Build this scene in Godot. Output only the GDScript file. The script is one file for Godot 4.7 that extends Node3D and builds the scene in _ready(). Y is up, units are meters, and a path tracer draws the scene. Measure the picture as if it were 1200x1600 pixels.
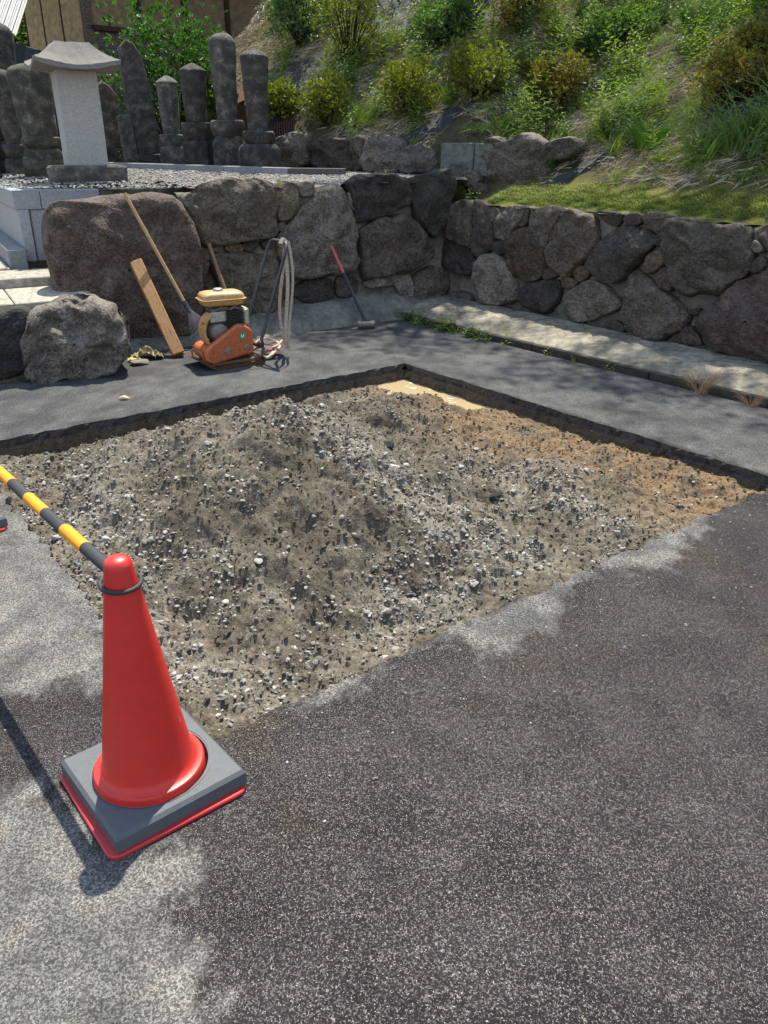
extends Node3D
# A torn-up square of asphalt with a heap of gravel beside stone retaining walls, graves and a weedy bank.

var M := {}
var rng := RandomNumberGenerator.new()
var nz := FastNoiseLite.new()
var fb := FastNoiseLite.new()
var used := {}

const PA := Vector3(.168, 0, -6.388)   # far corner of the pit
const PU := Vector3(-.794, 0, .608)    # along its far left edge
const PV := Vector3(.608, 0, .794)     # along its far right edge
const PIT_U := 3.32
const PIT_V := 3.2

func _ready():
	rng.seed = 11
	nz.seed = 5; nz.noise_type = FastNoiseLite.TYPE_SIMPLEX_SMOOTH; nz.frequency = 1.0; nz.fractal_type = FastNoiseLite.FRACTAL_NONE
	fb.seed = 9; fb.noise_type = FastNoiseLite.TYPE_SIMPLEX_SMOOTH; fb.frequency = 1.0; fb.fractal_type = FastNoiseLite.FRACTAL_FBM; fb.fractal_octaves = 4
	# ---- camera
	var cam := Camera3D.new(); cam.name = "camera"; add_child(cam)
	cam.position = Vector3(0, 1.57, 0); cam.rotation_degrees = Vector3(-24.465, 0, 0)
	cam.fov = 65.95; cam.near = .05; cam.far = 600.0; cam.current = true
	# ---- sky and exposure
	var sm := ProceduralSkyMaterial.new()
	sm.sky_top_color = Color(.60, .69, .82); sm.sky_horizon_color = Color(.90, .90, .89); sm.sky_curve = .18
	sm.ground_bottom_color = Color(.22, .21, .19); sm.ground_horizon_color = Color(.5, .5, .47)
	sm.sky_energy_multiplier = 1.0
	var sky := Sky.new(); sky.sky_material = sm
	var env := Environment.new()
	env.background_mode = Environment.BG_SKY; env.sky = sky; env.background_energy_multiplier = 1.0
	env.tonemap_mode = Environment.TONE_MAPPER_LINEAR; env.tonemap_exposure = 2.0
	env.sdfgi_enabled = true; env.ssao_enabled = true; env.ssil_enabled = true
	var we := WorldEnvironment.new(); we.name = "world_environment"; we.environment = env; add_child(we)
	# ---- sun: high, beyond the bank, so that shadows fall towards the camera
	var sun := DirectionalLight3D.new(); sun.name = "sun"; add_child(sun)
	sun.basis = Basis.looking_at(Vector3(-.045, -.70, .333).normalized(), Vector3.UP)
	sun.light_energy = 1.6; sun.light_color = Color(1.0, .965, .90); sun.light_angular_distance = .53; sun.shadow_enabled = true
	# ---- the place
	make_materials(); print("materials ", Time.get_ticks_msec())
	build_ground(); print("ground ", Time.get_ticks_msec())
	build_pit(); print("pit ", Time.get_ticks_msec())
	build_walls(); print("walls ", Time.get_ticks_msec())
	build_yard(); print("yard ", Time.get_ticks_msec())
	build_hill(); print("hill ", Time.get_ticks_msec())
	build_sheds(); print("sheds ", Time.get_ticks_msec())
	build_trees(); print("trees ", Time.get_ticks_msec())
	build_graves(); print("graves ", Time.get_ticks_msec())
	build_plants(); print("plants ", Time.get_ticks_msec())
	build_cones(); build_compactor(); build_tools()
	print("done ", Time.get_ticks_msec())

# ------------------------------------------------------------------ small helpers
func lin(r: float, g: float, b: float) -> Color:
	return Color(r, g, b).linear_to_srgb()
func n3(p: Vector3, f: float) -> float:
	return nz.get_noise_3dv(p * f)
func f3(p: Vector3, f: float) -> float:
	return fb.get_noise_3dv(p * f)
func rr(a: float, b: float) -> float:
	return rng.randf_range(a, b)
func uvp(u: float, v: float, y := 0.0) -> Vector3:
	var p := PA + PU * u + PV * v
	p.y = y
	return p
func pit_uv(x: float, z: float) -> Vector2:
	var d := Vector3(x - PA.x, 0, z - PA.z)
	return Vector2(d.dot(PU), d.dot(PV))
func numbered(called: String) -> String:
	if not used.has(called):
		used[called] = 0
		return called
	used[called] += 1
	return "%s_%03d" % [called, used[called]]
func obj(called: String, mesh: Mesh, m: Material, parent: Node = null) -> MeshInstance3D:
	var o := MeshInstance3D.new()
	o.mesh = mesh
	if m: o.material_override = m
	o.cast_shadow = GeometryInstance3D.SHADOW_CASTING_SETTING_ON
	if parent == null:
		o.name = numbered(called); add_child(o)
	else:
		o.name = called; parent.add_child(o, true)
	return o
func tag(o: Node, label: String, category: String, group := ""):
	o.set_meta("label", label); o.set_meta("category", category)
	if group: o.set_meta("group", group)
func thing(called: String, label: String, category: String, at := Vector3.ZERO, turn := 0.0, group := "") -> Node3D:
	var o := Node3D.new(); o.name = numbered(called); add_child(o)
	o.position = at; o.rotation.y = turn
	tag(o, label, category, group)
	return o
func setting(o: Node):
	o.set_meta("kind", "structure")
func stuff(o: Node):
	o.set_meta("kind", "stuff")
func scatter(called: String, mesh: Mesh, m: Material, xf: Array, cols: Array, parent: Node = null) -> MultiMeshInstance3D:
	var mm := MultiMesh.new(); mm.transform_format = MultiMesh.TRANSFORM_3D
	mm.use_colors = cols.size() > 0; mm.mesh = mesh; mm.instance_count = xf.size()
	for i in xf.size():
		mm.set_instance_transform(i, xf[i])
		if cols.size() > 0: mm.set_instance_color(i, cols[i])
	var o := MultiMeshInstance3D.new(); o.multimesh = mm; o.material_override = m
	if parent == null:
		o.name = numbered(called); add_child(o)
	else:
		o.name = called; parent.add_child(o, true)
	o.set_meta("kind", "stuff")
	return o
func smooth_mesh(v: PackedVector3Array, idx: PackedInt32Array, c: PackedColorArray) -> ArrayMesh:
	var a := []; a.resize(Mesh.ARRAY_MAX)
	a[Mesh.ARRAY_VERTEX] = v; a[Mesh.ARRAY_INDEX] = idx
	if c.size() == v.size(): a[Mesh.ARRAY_COLOR] = c
	var st := SurfaceTool.new()
	st.create_from_arrays(a, Mesh.PRIMITIVE_TRIANGLES)
	st.generate_normals()
	return st.commit()
# a grid of (nx+1) x (ny+1) points; at(i, j) gives the point, tint(p) its colour
func sheet(nx: int, ny: int, at: Callable, tint: Callable, keep = null) -> ArrayMesh:
	var v := PackedVector3Array(); var c := PackedColorArray(); var idx := PackedInt32Array()
	for j in ny + 1:
		for i in nx + 1:
			var p: Vector3 = at.call(float(i) / nx, float(j) / ny)
			v.append(p); c.append(tint.call(p))
	var w := nx + 1
	for j in ny:
		for i in nx:
			var a := j * w + i
			if keep != null and not keep.call((v[a] + v[a + w + 1]) * .5): continue
			idx.append_array(PackedInt32Array([a, a + 1, a + w + 1, a, a + w + 1, a + w]))
	return smooth_mesh(v, idx, c)

# collects triangles; mesh() gives normals that are smooth below the crease angle
class Geo:
	var v := PackedVector3Array()
	var c := PackedColorArray()
	var col := Color.WHITE
	var t := Transform3D.IDENTITY
	func tri(a: Vector3, b: Vector3, d: Vector3):
		v.append(t * a); v.append(t * b); v.append(t * d)
		c.append(col); c.append(col); c.append(col)
	func quad(a: Vector3, b: Vector3, d: Vector3, e: Vector3):
		tri(a, b, d); tri(a, d, e)
	func otri(o: Vector3, a: Vector3, b: Vector3, d: Vector3):
		if (d - a).cross(b - a).dot((a + b + d) / 3.0 - o) < 0: tri(a, d, b)
		else: tri(a, b, d)
	func oquad(o: Vector3, a: Vector3, b: Vector3, d: Vector3, e: Vector3):
		otri(o, a, b, d); otri(o, a, d, e)
	func box(o: Vector3, s: Vector3, bev := 0.004):
		var h := s * .5
		var P := {}
		for sx in [-1, 1]:
			for sy in [-1, 1]:
				for sz in [-1, 1]:
					P[[sx, sy, sz]] = [o + Vector3(sx * h.x, sy * (h.y - bev), sz * (h.z - bev)), o + Vector3(sx * (h.x - bev), sy * h.y, sz * (h.z - bev)), o + Vector3(sx * (h.x - bev), sy * (h.y - bev), sz * h.z)]
		for s1 in [-1, 1]:
			oquad(o, P[[s1, -1, -1]][0], P[[s1, 1, -1]][0], P[[s1, 1, 1]][0], P[[s1, -1, 1]][0])
			oquad(o, P[[-1, s1, -1]][1], P[[1, s1, -1]][1], P[[1, s1, 1]][1], P[[-1, s1, 1]][1])
			oquad(o, P[[-1, -1, s1]][2], P[[1, -1, s1]][2], P[[1, 1, s1]][2], P[[-1, 1, s1]][2])
			for s2 in [-1, 1]:
				oquad(o, P[[s1, s2, -1]][0], P[[s1, s2, 1]][0], P[[s1, s2, 1]][1], P[[s1, s2, -1]][1])
				oquad(o, P[[s1, -1, s2]][0], P[[s1, 1, s2]][0], P[[s1, 1, s2]][2], P[[s1, -1, s2]][2])
				oquad(o, P[[-1, s1, s2]][1], P[[1, s1, s2]][1], P[[1, s1, s2]][2], P[[-1, s1, s2]][2])
				for s3 in [-1, 1]:
					otri(o, P[[s1, s2, s3]][0], P[[s1, s2, s3]][1], P[[s1, s2, s3]][2])
	func tube(p: Array, r, n := 8, caps := true):
		var rings := []
		var side := Vector3.ZERO
		for k in p.size():
			var d: Vector3 = (p[min(k + 1, p.size() - 1)] - p[max(k - 1, 0)]).normalized()
			if k == 0: side = d.cross(Vector3.UP if absf(d.y) < .9 else Vector3.RIGHT).normalized()
			else: side = (side - d * side.dot(d)).normalized()
			var up := d.cross(side)
			var rad: float = r[k] if r is Array else r
			var ring := []
			for i in n: ring.append(p[k] + (side * cos(TAU * i / n) + up * sin(TAU * i / n)) * rad)
			rings.append(ring)
		for k in p.size() - 1:
			var o: Vector3 = (p[k] + p[k + 1]) * .5
			for i in n: oquad(o, rings[k][i], rings[k][(i + 1) % n], rings[k + 1][(i + 1) % n], rings[k + 1][i])
		if caps:
			for i in n:
				otri(p[1], p[0], rings[0][i], rings[0][(i + 1) % n])
				otri(p[-2], p[-1], rings[-1][i], rings[-1][(i + 1) % n])
	# profile of (radius, height), corners = sides of the cross-section
	func lathe(prof: Array, n := 24, o := Vector3.ZERO, turn := 0.0, axis := 1, sq := Vector2.ONE):
		var at := func(k, i):
			var a: float = turn + TAU * i / n
			var q := Vector3(cos(a) * prof[k].x * sq.x, prof[k].y, sin(a) * prof[k].x * sq.y)
			if axis == 2: q = Vector3(q.x, q.z, q.y)
			elif axis == 0: q = Vector3(q.y, q.x, q.z)
			return o + q
		for k in prof.size() - 1:
			for i in n:
				var a: Vector3 = at.call(k, i); var b: Vector3 = at.call(k, i + 1); var d: Vector3 = at.call(k + 1, i + 1); var e: Vector3 = at.call(k + 1, i)
				if prof[k].x > 1e-5: tri(a, b, d)
				if prof[k + 1].x > 1e-5: tri(a, d, e)
	# a polygon in the xy plane (anticlockwise) pushed from z0 to z1, its front edge chamfered
	func extrude(poly: Array, z0: float, z1: float, bev := 0.0):
		var n := poly.size()
		var m := Vector2.ZERO
		for p in poly: m += p / n
		var inner := []
		for i in n:
			var a: Vector2 = (poly[i] - poly[(i + n - 1) % n]).normalized(); var b: Vector2 = (poly[(i + 1) % n] - poly[i]).normalized()
			var nn := (Vector2(-a.y, a.x) + Vector2(-b.y, b.x)).normalized()
			inner.append(poly[i] + nn * bev)
		var tris := Geometry2D.triangulate_polygon(PackedVector2Array(inner))
		var zs := signf(z1 - z0)
		for k in range(0, tris.size(), 3):
			var q := [inner[tris[k]], inner[tris[k + 1]], inner[tris[k + 2]]]
			var P := []
			for e in q: P.append(Vector3(e.x, e.y, z1))
			otri(Vector3(q[0].x, q[0].y, z1 - zs), P[0], P[1], P[2])
			P = []
			for e in q: P.append(Vector3(e.x, e.y, z0))
			otri(Vector3(q[0].x, q[0].y, z0 + zs), P[0], P[1], P[2])
		var zb := z1 - zs * bev
		var za := z0 + zs * bev
		for i in n:
			var j := (i + 1) % n
			var A: Vector2 = poly[i]; var B: Vector2 = poly[j]; var C: Vector2 = inner[i]; var D: Vector2 = inner[j]
			var dd := (B - A); var out := Vector3(dd.y, -dd.x, 0)
			var o := Vector3((A.x + B.x) * .5, (A.y + B.y) * .5, (z0 + z1) * .5) - out
			oquad(o, Vector3(A.x, A.y, za), Vector3(B.x, B.y, za), Vector3(B.x, B.y, zb), Vector3(A.x, A.y, zb))
			if bev > 0:
				oquad(o, Vector3(A.x, A.y, zb), Vector3(B.x, B.y, zb), Vector3(D.x, D.y, z1), Vector3(C.x, C.y, z1))
				oquad(o, Vector3(A.x, A.y, za), Vector3(B.x, B.y, za), Vector3(D.x, D.y, z0), Vector3(C.x, C.y, z0))
	# a leaf: base, two sides, tip, folded a little along its middle
	func leaf(p: Vector3, d: Vector3, nrm: Vector3, l: float, w: float):
		var s := d.cross(nrm).normalized() * w * .5
		var k := nrm * w * .18
		var m := p + d * l * .45
		tri(p, m + s + k, p + d * l - nrm * l * .12)
		tri(p, p + d * l - nrm * l * .12, m - s + k)
	# a grass blade that arches over
	func blade(p: Vector3, d: Vector3, l: float, w: float, droop: float, segs := 3):
		var s := d.cross(Vector3(d.z + .01, .2, -d.x)).normalized() * w * .5
		var q := p; var dir := d
		for k in segs:
			var f := 1.0 - float(k) / segs; var g := 1.0 - float(k + 1) / segs
			var q2 := q + dir * (l / segs)
			if k < segs - 1: quad(q - s * f, q + s * f, q2 + s * g, q2 - s * g)
			else: tri(q - s * f, q + s * f, q2)
			q = q2
			dir = (dir + Vector3(d.x, 0, d.z).normalized() * droop * .4 + Vector3.DOWN * droop * (.5 + k * .4)).normalized()
	func rough(nzz: FastNoiseLite, amp: float, f: float):
		for i in v.size():
			var p := v[i] * f
			v[i] += Vector3(nzz.get_noise_3dv(p), nzz.get_noise_3dv(p + Vector3(31, 7, 3)), nzz.get_noise_3dv(p + Vector3(5, 51, 17))) * amp
	func mesh(crease := 40.0) -> ArrayMesh:
		var nf := v.size() / 3
		var fn := PackedVector3Array(); fn.resize(nf)
		for f in nf: fn[f] = (v[f * 3 + 2] - v[f * 3]).cross(v[f * 3 + 1] - v[f * 3])
		var nn := PackedVector3Array(); nn.resize(v.size())
		if crease <= 0:
			for i in v.size(): nn[i] = fn[i / 3].normalized()
		else:
			var by := {}
			for i in v.size():
				var key := Vector3i((v[i] * 20000.0).round())
				if not by.has(key): by[key] = PackedInt32Array()
				by[key].append(i / 3)
			var lim := cos(deg_to_rad(crease))
			for i in v.size():
				var me := fn[i / 3]; var u := me.normalized(); var sum := Vector3.ZERO
				for f in by[Vector3i((v[i] * 20000.0).round())]:
					if u.dot(fn[f].normalized()) > lim: sum += fn[f]
				nn[i] = sum.normalized() if sum.length() > 1e-12 else Vector3.UP
		var a := []; a.resize(Mesh.ARRAY_MAX)
		a[Mesh.ARRAY_VERTEX] = v; a[Mesh.ARRAY_NORMAL] = nn; a[Mesh.ARRAY_COLOR] = c
		var m := ArrayMesh.new(); m.add_surface_from_arrays(Mesh.PRIMITIVE_TRIANGLES, a)
		return m

# ------------------------------------------------------------------ textures and materials
func nbytes(sd: int, freq: float, size: int, kind := FastNoiseLite.TYPE_SIMPLEX_SMOOTH, oct := 4, ret := FastNoiseLite.RETURN_CELL_VALUE, wrap := true) -> PackedByteArray:
	var n := FastNoiseLite.new()
	n.seed = sd; n.frequency = freq; n.noise_type = kind
	n.cellular_return_type = ret; n.cellular_jitter = 1.0
	if oct > 1:
		n.fractal_type = FastNoiseLite.FRACTAL_FBM; n.fractal_octaves = oct
	else: n.fractal_type = FastNoiseLite.FRACTAL_NONE
	var im := n.get_seamless_image(size, size, false, false, .12, true) if wrap else n.get_image(size, size, false, false, true)
	if im.get_format() != Image.FORMAT_L8: im.convert(Image.FORMAT_L8)
	return im.get_data()
func gradient(stops: Array) -> PackedByteArray:
	var g := Gradient.new(); var o := PackedFloat32Array(); var c := PackedColorArray()
	for s in stops:
		o.append(s[0]); c.append(s[1])
	g.offsets = o; g.colors = c
	var out := PackedByteArray(); out.resize(768)
	for i in 256:
		var k := g.sample(i / 255.0)
		out[i * 3] = int(k.r * 255); out[i * 3 + 1] = int(k.g * 255); out[i * 3 + 2] = int(k.b * 255)
	return out
# layers: [bytes, weight]; spots: [bytes, threshold, colour, strength]
func paint(size: int, layers: Array, ramp: PackedByteArray, spots := []) -> ImageTexture:
	var out := PackedByteArray(); out.resize(size * size * 3)
	var b0: PackedByteArray = layers[0][0]; var w0: float = layers[0][1]
	var b1: PackedByteArray = layers[1][0] if layers.size() > 1 else b0
	var w1: float = layers[1][1] if layers.size() > 1 else 0.0
	var b2: PackedByteArray = layers[2][0] if layers.size() > 2 else b0
	var w2: float = layers[2][1] if layers.size() > 2 else 0.0
	for i in size * size:
		var k := clampi(int(b0[i] * w0 + b1[i] * w1 + b2[i] * w2), 0, 255) * 3
		out[i * 3] = ramp[k]; out[i * 3 + 1] = ramp[k + 1]; out[i * 3 + 2] = ramp[k + 2]
	for s in spots:
		var sb: PackedByteArray = s[0]; var th: int = s[1]; var col: Color = s[2]; var q: float = s[3]
		var cr := int(col.r * 255); var cg := int(col.g * 255); var cb := int(col.b * 255)
		for i in size * size:
			if sb[i] > th:
				var a: float = minf(1.0, (sb[i] - th) / 14.0) * q
				out[i * 3] = int(lerpf(out[i * 3], cr, a)); out[i * 3 + 1] = int(lerpf(out[i * 3 + 1], cg, a)); out[i * 3 + 2] = int(lerpf(out[i * 3 + 2], cb, a))
	return ImageTexture.create_from_image(Image.create_from_data(size, size, false, Image.FORMAT_RGB8, out))
func grey_tex(size: int, layers: Array) -> ImageTexture:
	return paint(size, layers, gradient([[0.0, Color.BLACK], [1.0, Color.WHITE]]))
func mat(called: String, o := {}) -> StandardMaterial3D:
	var m := StandardMaterial3D.new()
	m.resource_name = called
	m.albedo_color = o.get("c", Color.WHITE)
	m.roughness = o.get("rough", .9); m.metallic = o.get("metal", 0.0); m.metallic_specular = o.get("spec", .5)
	m.vertex_color_use_as_albedo = o.get("vc", false)
	if o.has("tex"): m.albedo_texture = o.tex
	if o.has("rtex"):
		m.roughness_texture = o.rtex; m.roughness_texture_channel = BaseMaterial3D.TEXTURE_CHANNEL_GRAYSCALE
	if o.has("h"):
		m.heightmap_enabled = true; m.heightmap_texture = o.h; m.heightmap_scale = o.get("hs", 1.0)
	if o.has("tile"):
		m.uv1_triplanar = true; m.uv1_world_triplanar = o.get("world", true); m.uv1_scale = Vector3.ONE / o.tile
		if o.has("stretch"): m.uv1_scale = o.stretch / o.tile
	if o.has("back"):
		m.backlight_enabled = true; m.backlight = o.back
	if o.has("coat"):
		m.clearcoat_enabled = true; m.clearcoat = o.coat; m.clearcoat_roughness = o.get("coat_rough", .3)
	m.cull_mode = BaseMaterial3D.CULL_DISABLED if o.get("two", false) else BaseMaterial3D.CULL_BACK
	M[called] = m
	return m

func make_materials():
	var CELL := FastNoiseLite.TYPE_CELLULAR
	var white := Color.WHITE
	# aggregate of asphalt
	var cv := nbytes(1, .15, 1024, CELL, 1, FastNoiseLite.RETURN_CELL_VALUE, false)
	var cd := nbytes(1, .15, 1024, CELL, 1, FastNoiseLite.RETURN_DISTANCE2_SUB, false)
	var fine := nbytes(2, .35, 1024, FastNoiseLite.TYPE_SIMPLEX, 2, 0, false)
	var mid := nbytes(3, .03, 1024, FastNoiseLite.TYPE_SIMPLEX_SMOOTH, 4)
	var pit_ := nbytes(4, .06, 1024, FastNoiseLite.TYPE_SIMPLEX, 3)
	var asp := paint(1024, [[cv, .45], [fine, .3], [cd, .3]], gradient([[0.0, Color(.25, .25, .25)], [.3, Color(.50, .50, .50)], [.5, Color(.72, .72, .71)], [.68, Color(.92, .92, .91)], [.85, white], [1.0, white]]), [[pit_, 190, Color(.5, .5, .5), .6]])
	var asp_h := grey_tex(1024, [[cd, .5], [cv, .3], [fine, .2]])
	mat("asphalt_dry", {"tex": asp, "h": asp_h, "hs": .35, "tile": .6, "rough": .92, "vc": true, "spec": .35})
	# the water film leaves a few stones mirror smooth and the rest dull
	var film := paint(1024, [[cv, .8], [fine, .2]], gradient([[0.0, white], [.5, white], [.6, Color(.3, .3, .3)], [1.0, Color(.2, .2, .2)]]))
	mat("asphalt_wet", {"tex": asp, "h": asp_h, "hs": .17, "tile": .5, "rough": .95, "rtex": film, "vc": true, "spec": .36})
	# dark field stones of the wall: grain, streaks, pale lichen
	var g1 := nbytes(11, .01, 1024, FastNoiseLite.TYPE_SIMPLEX_SMOOTH, 6)
	var g2 := nbytes(12, .12, 1024, FastNoiseLite.TYPE_SIMPLEX, 3)
	var g3 := nbytes(13, .02, 1024, FastNoiseLite.TYPE_SIMPLEX_SMOOTH, 5)
	var g4 := nbytes(14, .05, 1024, FastNoiseLite.TYPE_SIMPLEX, 4)
	var rock_h := grey_tex(1024, [[g1, .35], [g2, .25], [g4, .4]])
	var rock := paint(1024, [[g1, .4], [g2, .24], [g4, .36]], gradient([[0.0, Color(.24, .22, .20)], [.36, Color(.46, .435, .40)], [.5, Color(.64, .61, .565)], [.64, Color(.86, .83, .78)], [.8, Color(.98, .96, .92)], [1.0, white]]), [[g3, 180, Color(1, .99, .95), .6], [g2, 182, white, .75]])
	mat("field_stone", {"tex": rock, "h": rock_h, "hs": 2.2, "tile": 2.4, "rough": .84, "vc": true, "spec": .4})
	# weathered carved stone: black lichen film over pale stone, in blotches
	var wea := paint(1024, [[g1, .6], [g2, .22], [g4, .18]], gradient([[0.0, Color(.33, .325, .32)], [.44, Color(.44, .435, .42)], [.56, Color(.55, .54, .52)], [.7, Color(.72, .71, .685)], [.85, Color(.9, .89, .86)], [1.0, white]]), [[g3, 186, Color(.97, .97, .93), .5]])
	mat("old_gravestone", {"tex": wea, "h": rock_h, "hs": 1.0, "tile": 1.7, "rough": .9, "vc": true, "spec": .3})
	var pitted := paint(1024, [[g2, .5], [g3, .3], [g4, .2]], gradient([[0.0, Color(.45, .45, .45)], [.35, Color(.74, .74, .72)], [.55, Color(.88, .88, .87)], [1.0, white]]))
	mat("pitted_stone", {"tex": pitted, "h": rock_h, "hs": 1.0, "tile": .7, "rough": .92, "vc": true, "spec": .3})
	# granite
	var s1 := nbytes(21, .42, 512, CELL, 1)
	var s2 := nbytes(22, .02, 512)
	var gran := paint(512, [[s1, .75], [s2, .25]], gradient([[0.0, Color(.42, .43, .45)], [.3, Color(.70, .71, .73)], [.6, Color(.86, .86, .87)], [1.0, white]]))
	mat("granite", {"tex": gran, "h": grey_tex(512, [[s1, 1.0]]), "hs": .08, "tile": .55, "rough": .75, "vc": true, "spec": .4})
	# concrete and mortar
	var k1 := nbytes(31, .012, 1024, FastNoiseLite.TYPE_SIMPLEX_SMOOTH, 6)
	var k2 := nbytes(32, .25, 1024, FastNoiseLite.TYPE_SIMPLEX, 2)
	var conc := paint(1024, [[k1, .6], [k2, .25], [g4, .15]], gradient([[0.0, Color(.45, .43, .40)], [.4, Color(.74, .73, .70)], [.6, Color(.86, .85, .82)], [1.0, white]]), [[g3, 172, Color(.55, .54, .50), .6]])
	mat("concrete", {"tex": conc, "h": grey_tex(1024, [[k1, .5], [k2, .3], [g4, .2]]), "hs": .8, "tile": 1.1, "rough": .93, "vc": true, "spec": .3})
	# soil with grit
	var d1 := nbytes(41, .02, 1024, FastNoiseLite.TYPE_SIMPLEX_SMOOTH, 6)
	var d2 := nbytes(42, .11, 1024, CELL, 1)
	var soil := paint(1024, [[d1, .45], [d2, .3], [k2, .25]], gradient([[0.0, Color(.36, .35, .34)], [.4, Color(.70, .69, .67)], [.65, Color(.88, .87, .85)], [1.0, white]]), [[d2, 236, white, .8]])
	mat("soil", {"tex": soil, "h": grey_tex(1024, [[d1, .5], [d2, .3], [k2, .2]]), "hs": 1.2, "tile": .8, "rough": .97, "vc": true, "spec": .2})
	var peb := paint(512, [[s2, .5], [s1, .5]], gradient([[0.0, Color(.6, .6, .6)], [.5, Color(.85, .85, .84)], [1.0, white]]))
	mat("pebble", {"tex": peb, "tile": .12, "rough": .9, "vc": true, "spec": .3, "h": grey_tex(512, [[s2, 1.0]]), "hs": .15})
	# timber
	var wd := nbytes(51, .05, 512, FastNoiseLite.TYPE_SIMPLEX_SMOOTH, 4)
	var wood := paint(512, [[wd, 1.0]], gradient([[0.0, Color(.5, .42, .34)], [.35, Color(.74, .66, .56)], [.5, Color(.9, .84, .75)], [.62, Color(.72, .63, .52)], [1.0, Color(.98, .94, .87)]]), [[nbytes(52, .02, 512), 190, Color(.45, .36, .28), .6]])
	mat("timber", {"tex": wood, "tile": .5, "stretch": Vector3(3.2, .35, 3.2), "world": false, "rough": .8, "vc": true, "h": grey_tex(512, [[wd, 1.0]]), "hs": .12})
	# painted metal with scuffs, plastics
	var sc := nbytes(61, .03, 512, FastNoiseLite.TYPE_SIMPLEX, 5)
	var sc2 := nbytes(62, .012, 512, FastNoiseLite.TYPE_SIMPLEX, 4)
	var scuff := paint(512, [[sc, .6], [sc2, .4]], gradient([[0.0, Color(.5, .42, .36)], [.3, Color(.78, .74, .7)], [.45, Color(.95, .95, .95)], [.7, white], [1.0, white]]), [[sc, 205, Color(.62, .55, .48), .7]])
	mat("painted_metal", {"tex": scuff, "tile": .22, "rough": .5, "vc": true, "world": false})
	mat("bare_metal", {"tex": scuff, "tile": .2, "rough": .5, "metal": .75, "vc": true, "world": false})
	var dust := paint(512, [[sc, .5], [sc2, .5]], gradient([[0.0, Color(.90, .90, .90)], [.4, Color(.965, .965, .965)], [.6, Color(.985, .985, .985)], [.72, white], [1.0, white]]))
	mat("cone_plastic", {"tex": dust, "tile": .5, "rough": .43, "vc": true, "world": false})
	mat("rubber", {"tex": dust, "tile": .35, "rough": .62, "vc": true, "world": false, "spec": .4})
	mat("cloth", {"tex": conc, "tile": .3, "rough": .95, "vc": true, "two": true, "spec": .2})
	# plants
	mat("leaf", {"vc": true, "rough": .5, "two": true, "back": Color(.8, .9, .4), "spec": .4})
	mat("grass_blade", {"vc": true, "rough": .5, "two": true, "back": Color(.8, .9, .4), "spec": .4})
	mat("straw", {"vc": true, "rough": .85, "two": true, "back": Color(.25, .24, .2), "spec": .3})
	mat("bark", {"tex": rock, "tile": .5, "rough": .95, "vc": true, "h": rock_h, "hs": 1.5, "spec": .2})
	mat("black_sheet", {"tex": dust, "tile": .9, "rough": .72, "vc": true, "two": true, "spec": .3})
	mat("muddy_water", {"c": lin(.33, .26, .15), "rough": .08, "spec": .5})
	mat("plaster", {"tex": conc, "tile": 2.2, "rough": .95, "vc": true, "h": grey_tex(512, [[s2, 1.0]]), "hs": .4})
	mat("sheet_metal", {"tex": scuff, "tile": 1.5, "rough": .55, "vc": true, "metal": .2})

# ------------------------------------------------------------------ asphalt
func dryness(x: float, z: float) -> float:
	var s := 0.0
	var wx := x + .05 * nz.get_noise_2d(x * 7.0, z * 7.0) + .022 * nz.get_noise_2d(x * 24.0 + 9.0, z * 24.0)
	var wz := z + .05 * nz.get_noise_2d(x * 7.0 + 40.0, z * 7.0) + .022 * nz.get_noise_2d(x * 24.0, z * 24.0 + 9.0)
	for d in [Vector2(0, 0), Vector2(.02, .01), Vector2(-.02, .01), Vector2(0, -.025)]:
		for p in dry_polys:
			if Geometry2D.is_point_in_polygon(Vector2(wx, wz) + d, p):
				s += .25
				break
	return s
var dry_polys := []
func asphalt_tint(p: Vector3, uv: Vector2) -> Color:
	var a := fb.get_noise_2d(p.x * .9, p.z * .9); var b := fb.get_noise_2d(p.x * 3.2 + 20.0, p.z * 3.2); var c := fb.get_noise_2d(p.x * 9.0, p.z * 9.0 + 50.0)
	if uv.y < .02 or uv.x < 0.0:
		# newer, darker strip, powdery in patches
		var t := clampf(.42 + b * .9 + c * .5 + a * .6, 0, 1)
		return Color(.095, .098, .103).lerp(Color(.24, .24, .233), t * .75)
	var dry := dryness(p.x, p.z)
	var w := Color(.034, .030, .034).lerp(Color(.066, .059, .063), clampf(.5 + b * 1.2, 0, 1))
	w = w.lerp(Color(.055, .042, .028), clampf(a * 2.6 - .35 + c * .5, 0, .85))
	var d := Color(.20, .20, .196).lerp(Color(.35, .345, .325), clampf(.42 + b * .8 + c * .8, 0, 1))
	d = d.lerp(Color(.33, .28, .21), clampf(c * 2.2 - .8, 0, .5))
	d = d.lerp(Color(.13, .13, .135), clampf(a * 1.6 - b * 1.3 - .1, 0, .6))
	return w.lerp(d, dry)
func edge_wobble(u: float, v: float) -> Vector2:
	# the sawn edge has crumbled a little
	var on_u := absf(v) < .03 or absf(v - PIT_V) < .03
	var on_v := absf(u) < .03 or absf(u - PIT_U) < .03
	var q := nz.get_noise_2d(u * 6.0, v * 6.0) * .016 + nz.get_noise_2d(u * 19.0, v * 19.0 + 7.0) * .009
	var near := v > PIT_V - .05 or u > PIT_U - .05
	if near: q *= 1.5
	return Vector2(q if on_v else 0.0, q if on_u else 0.0)
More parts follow.
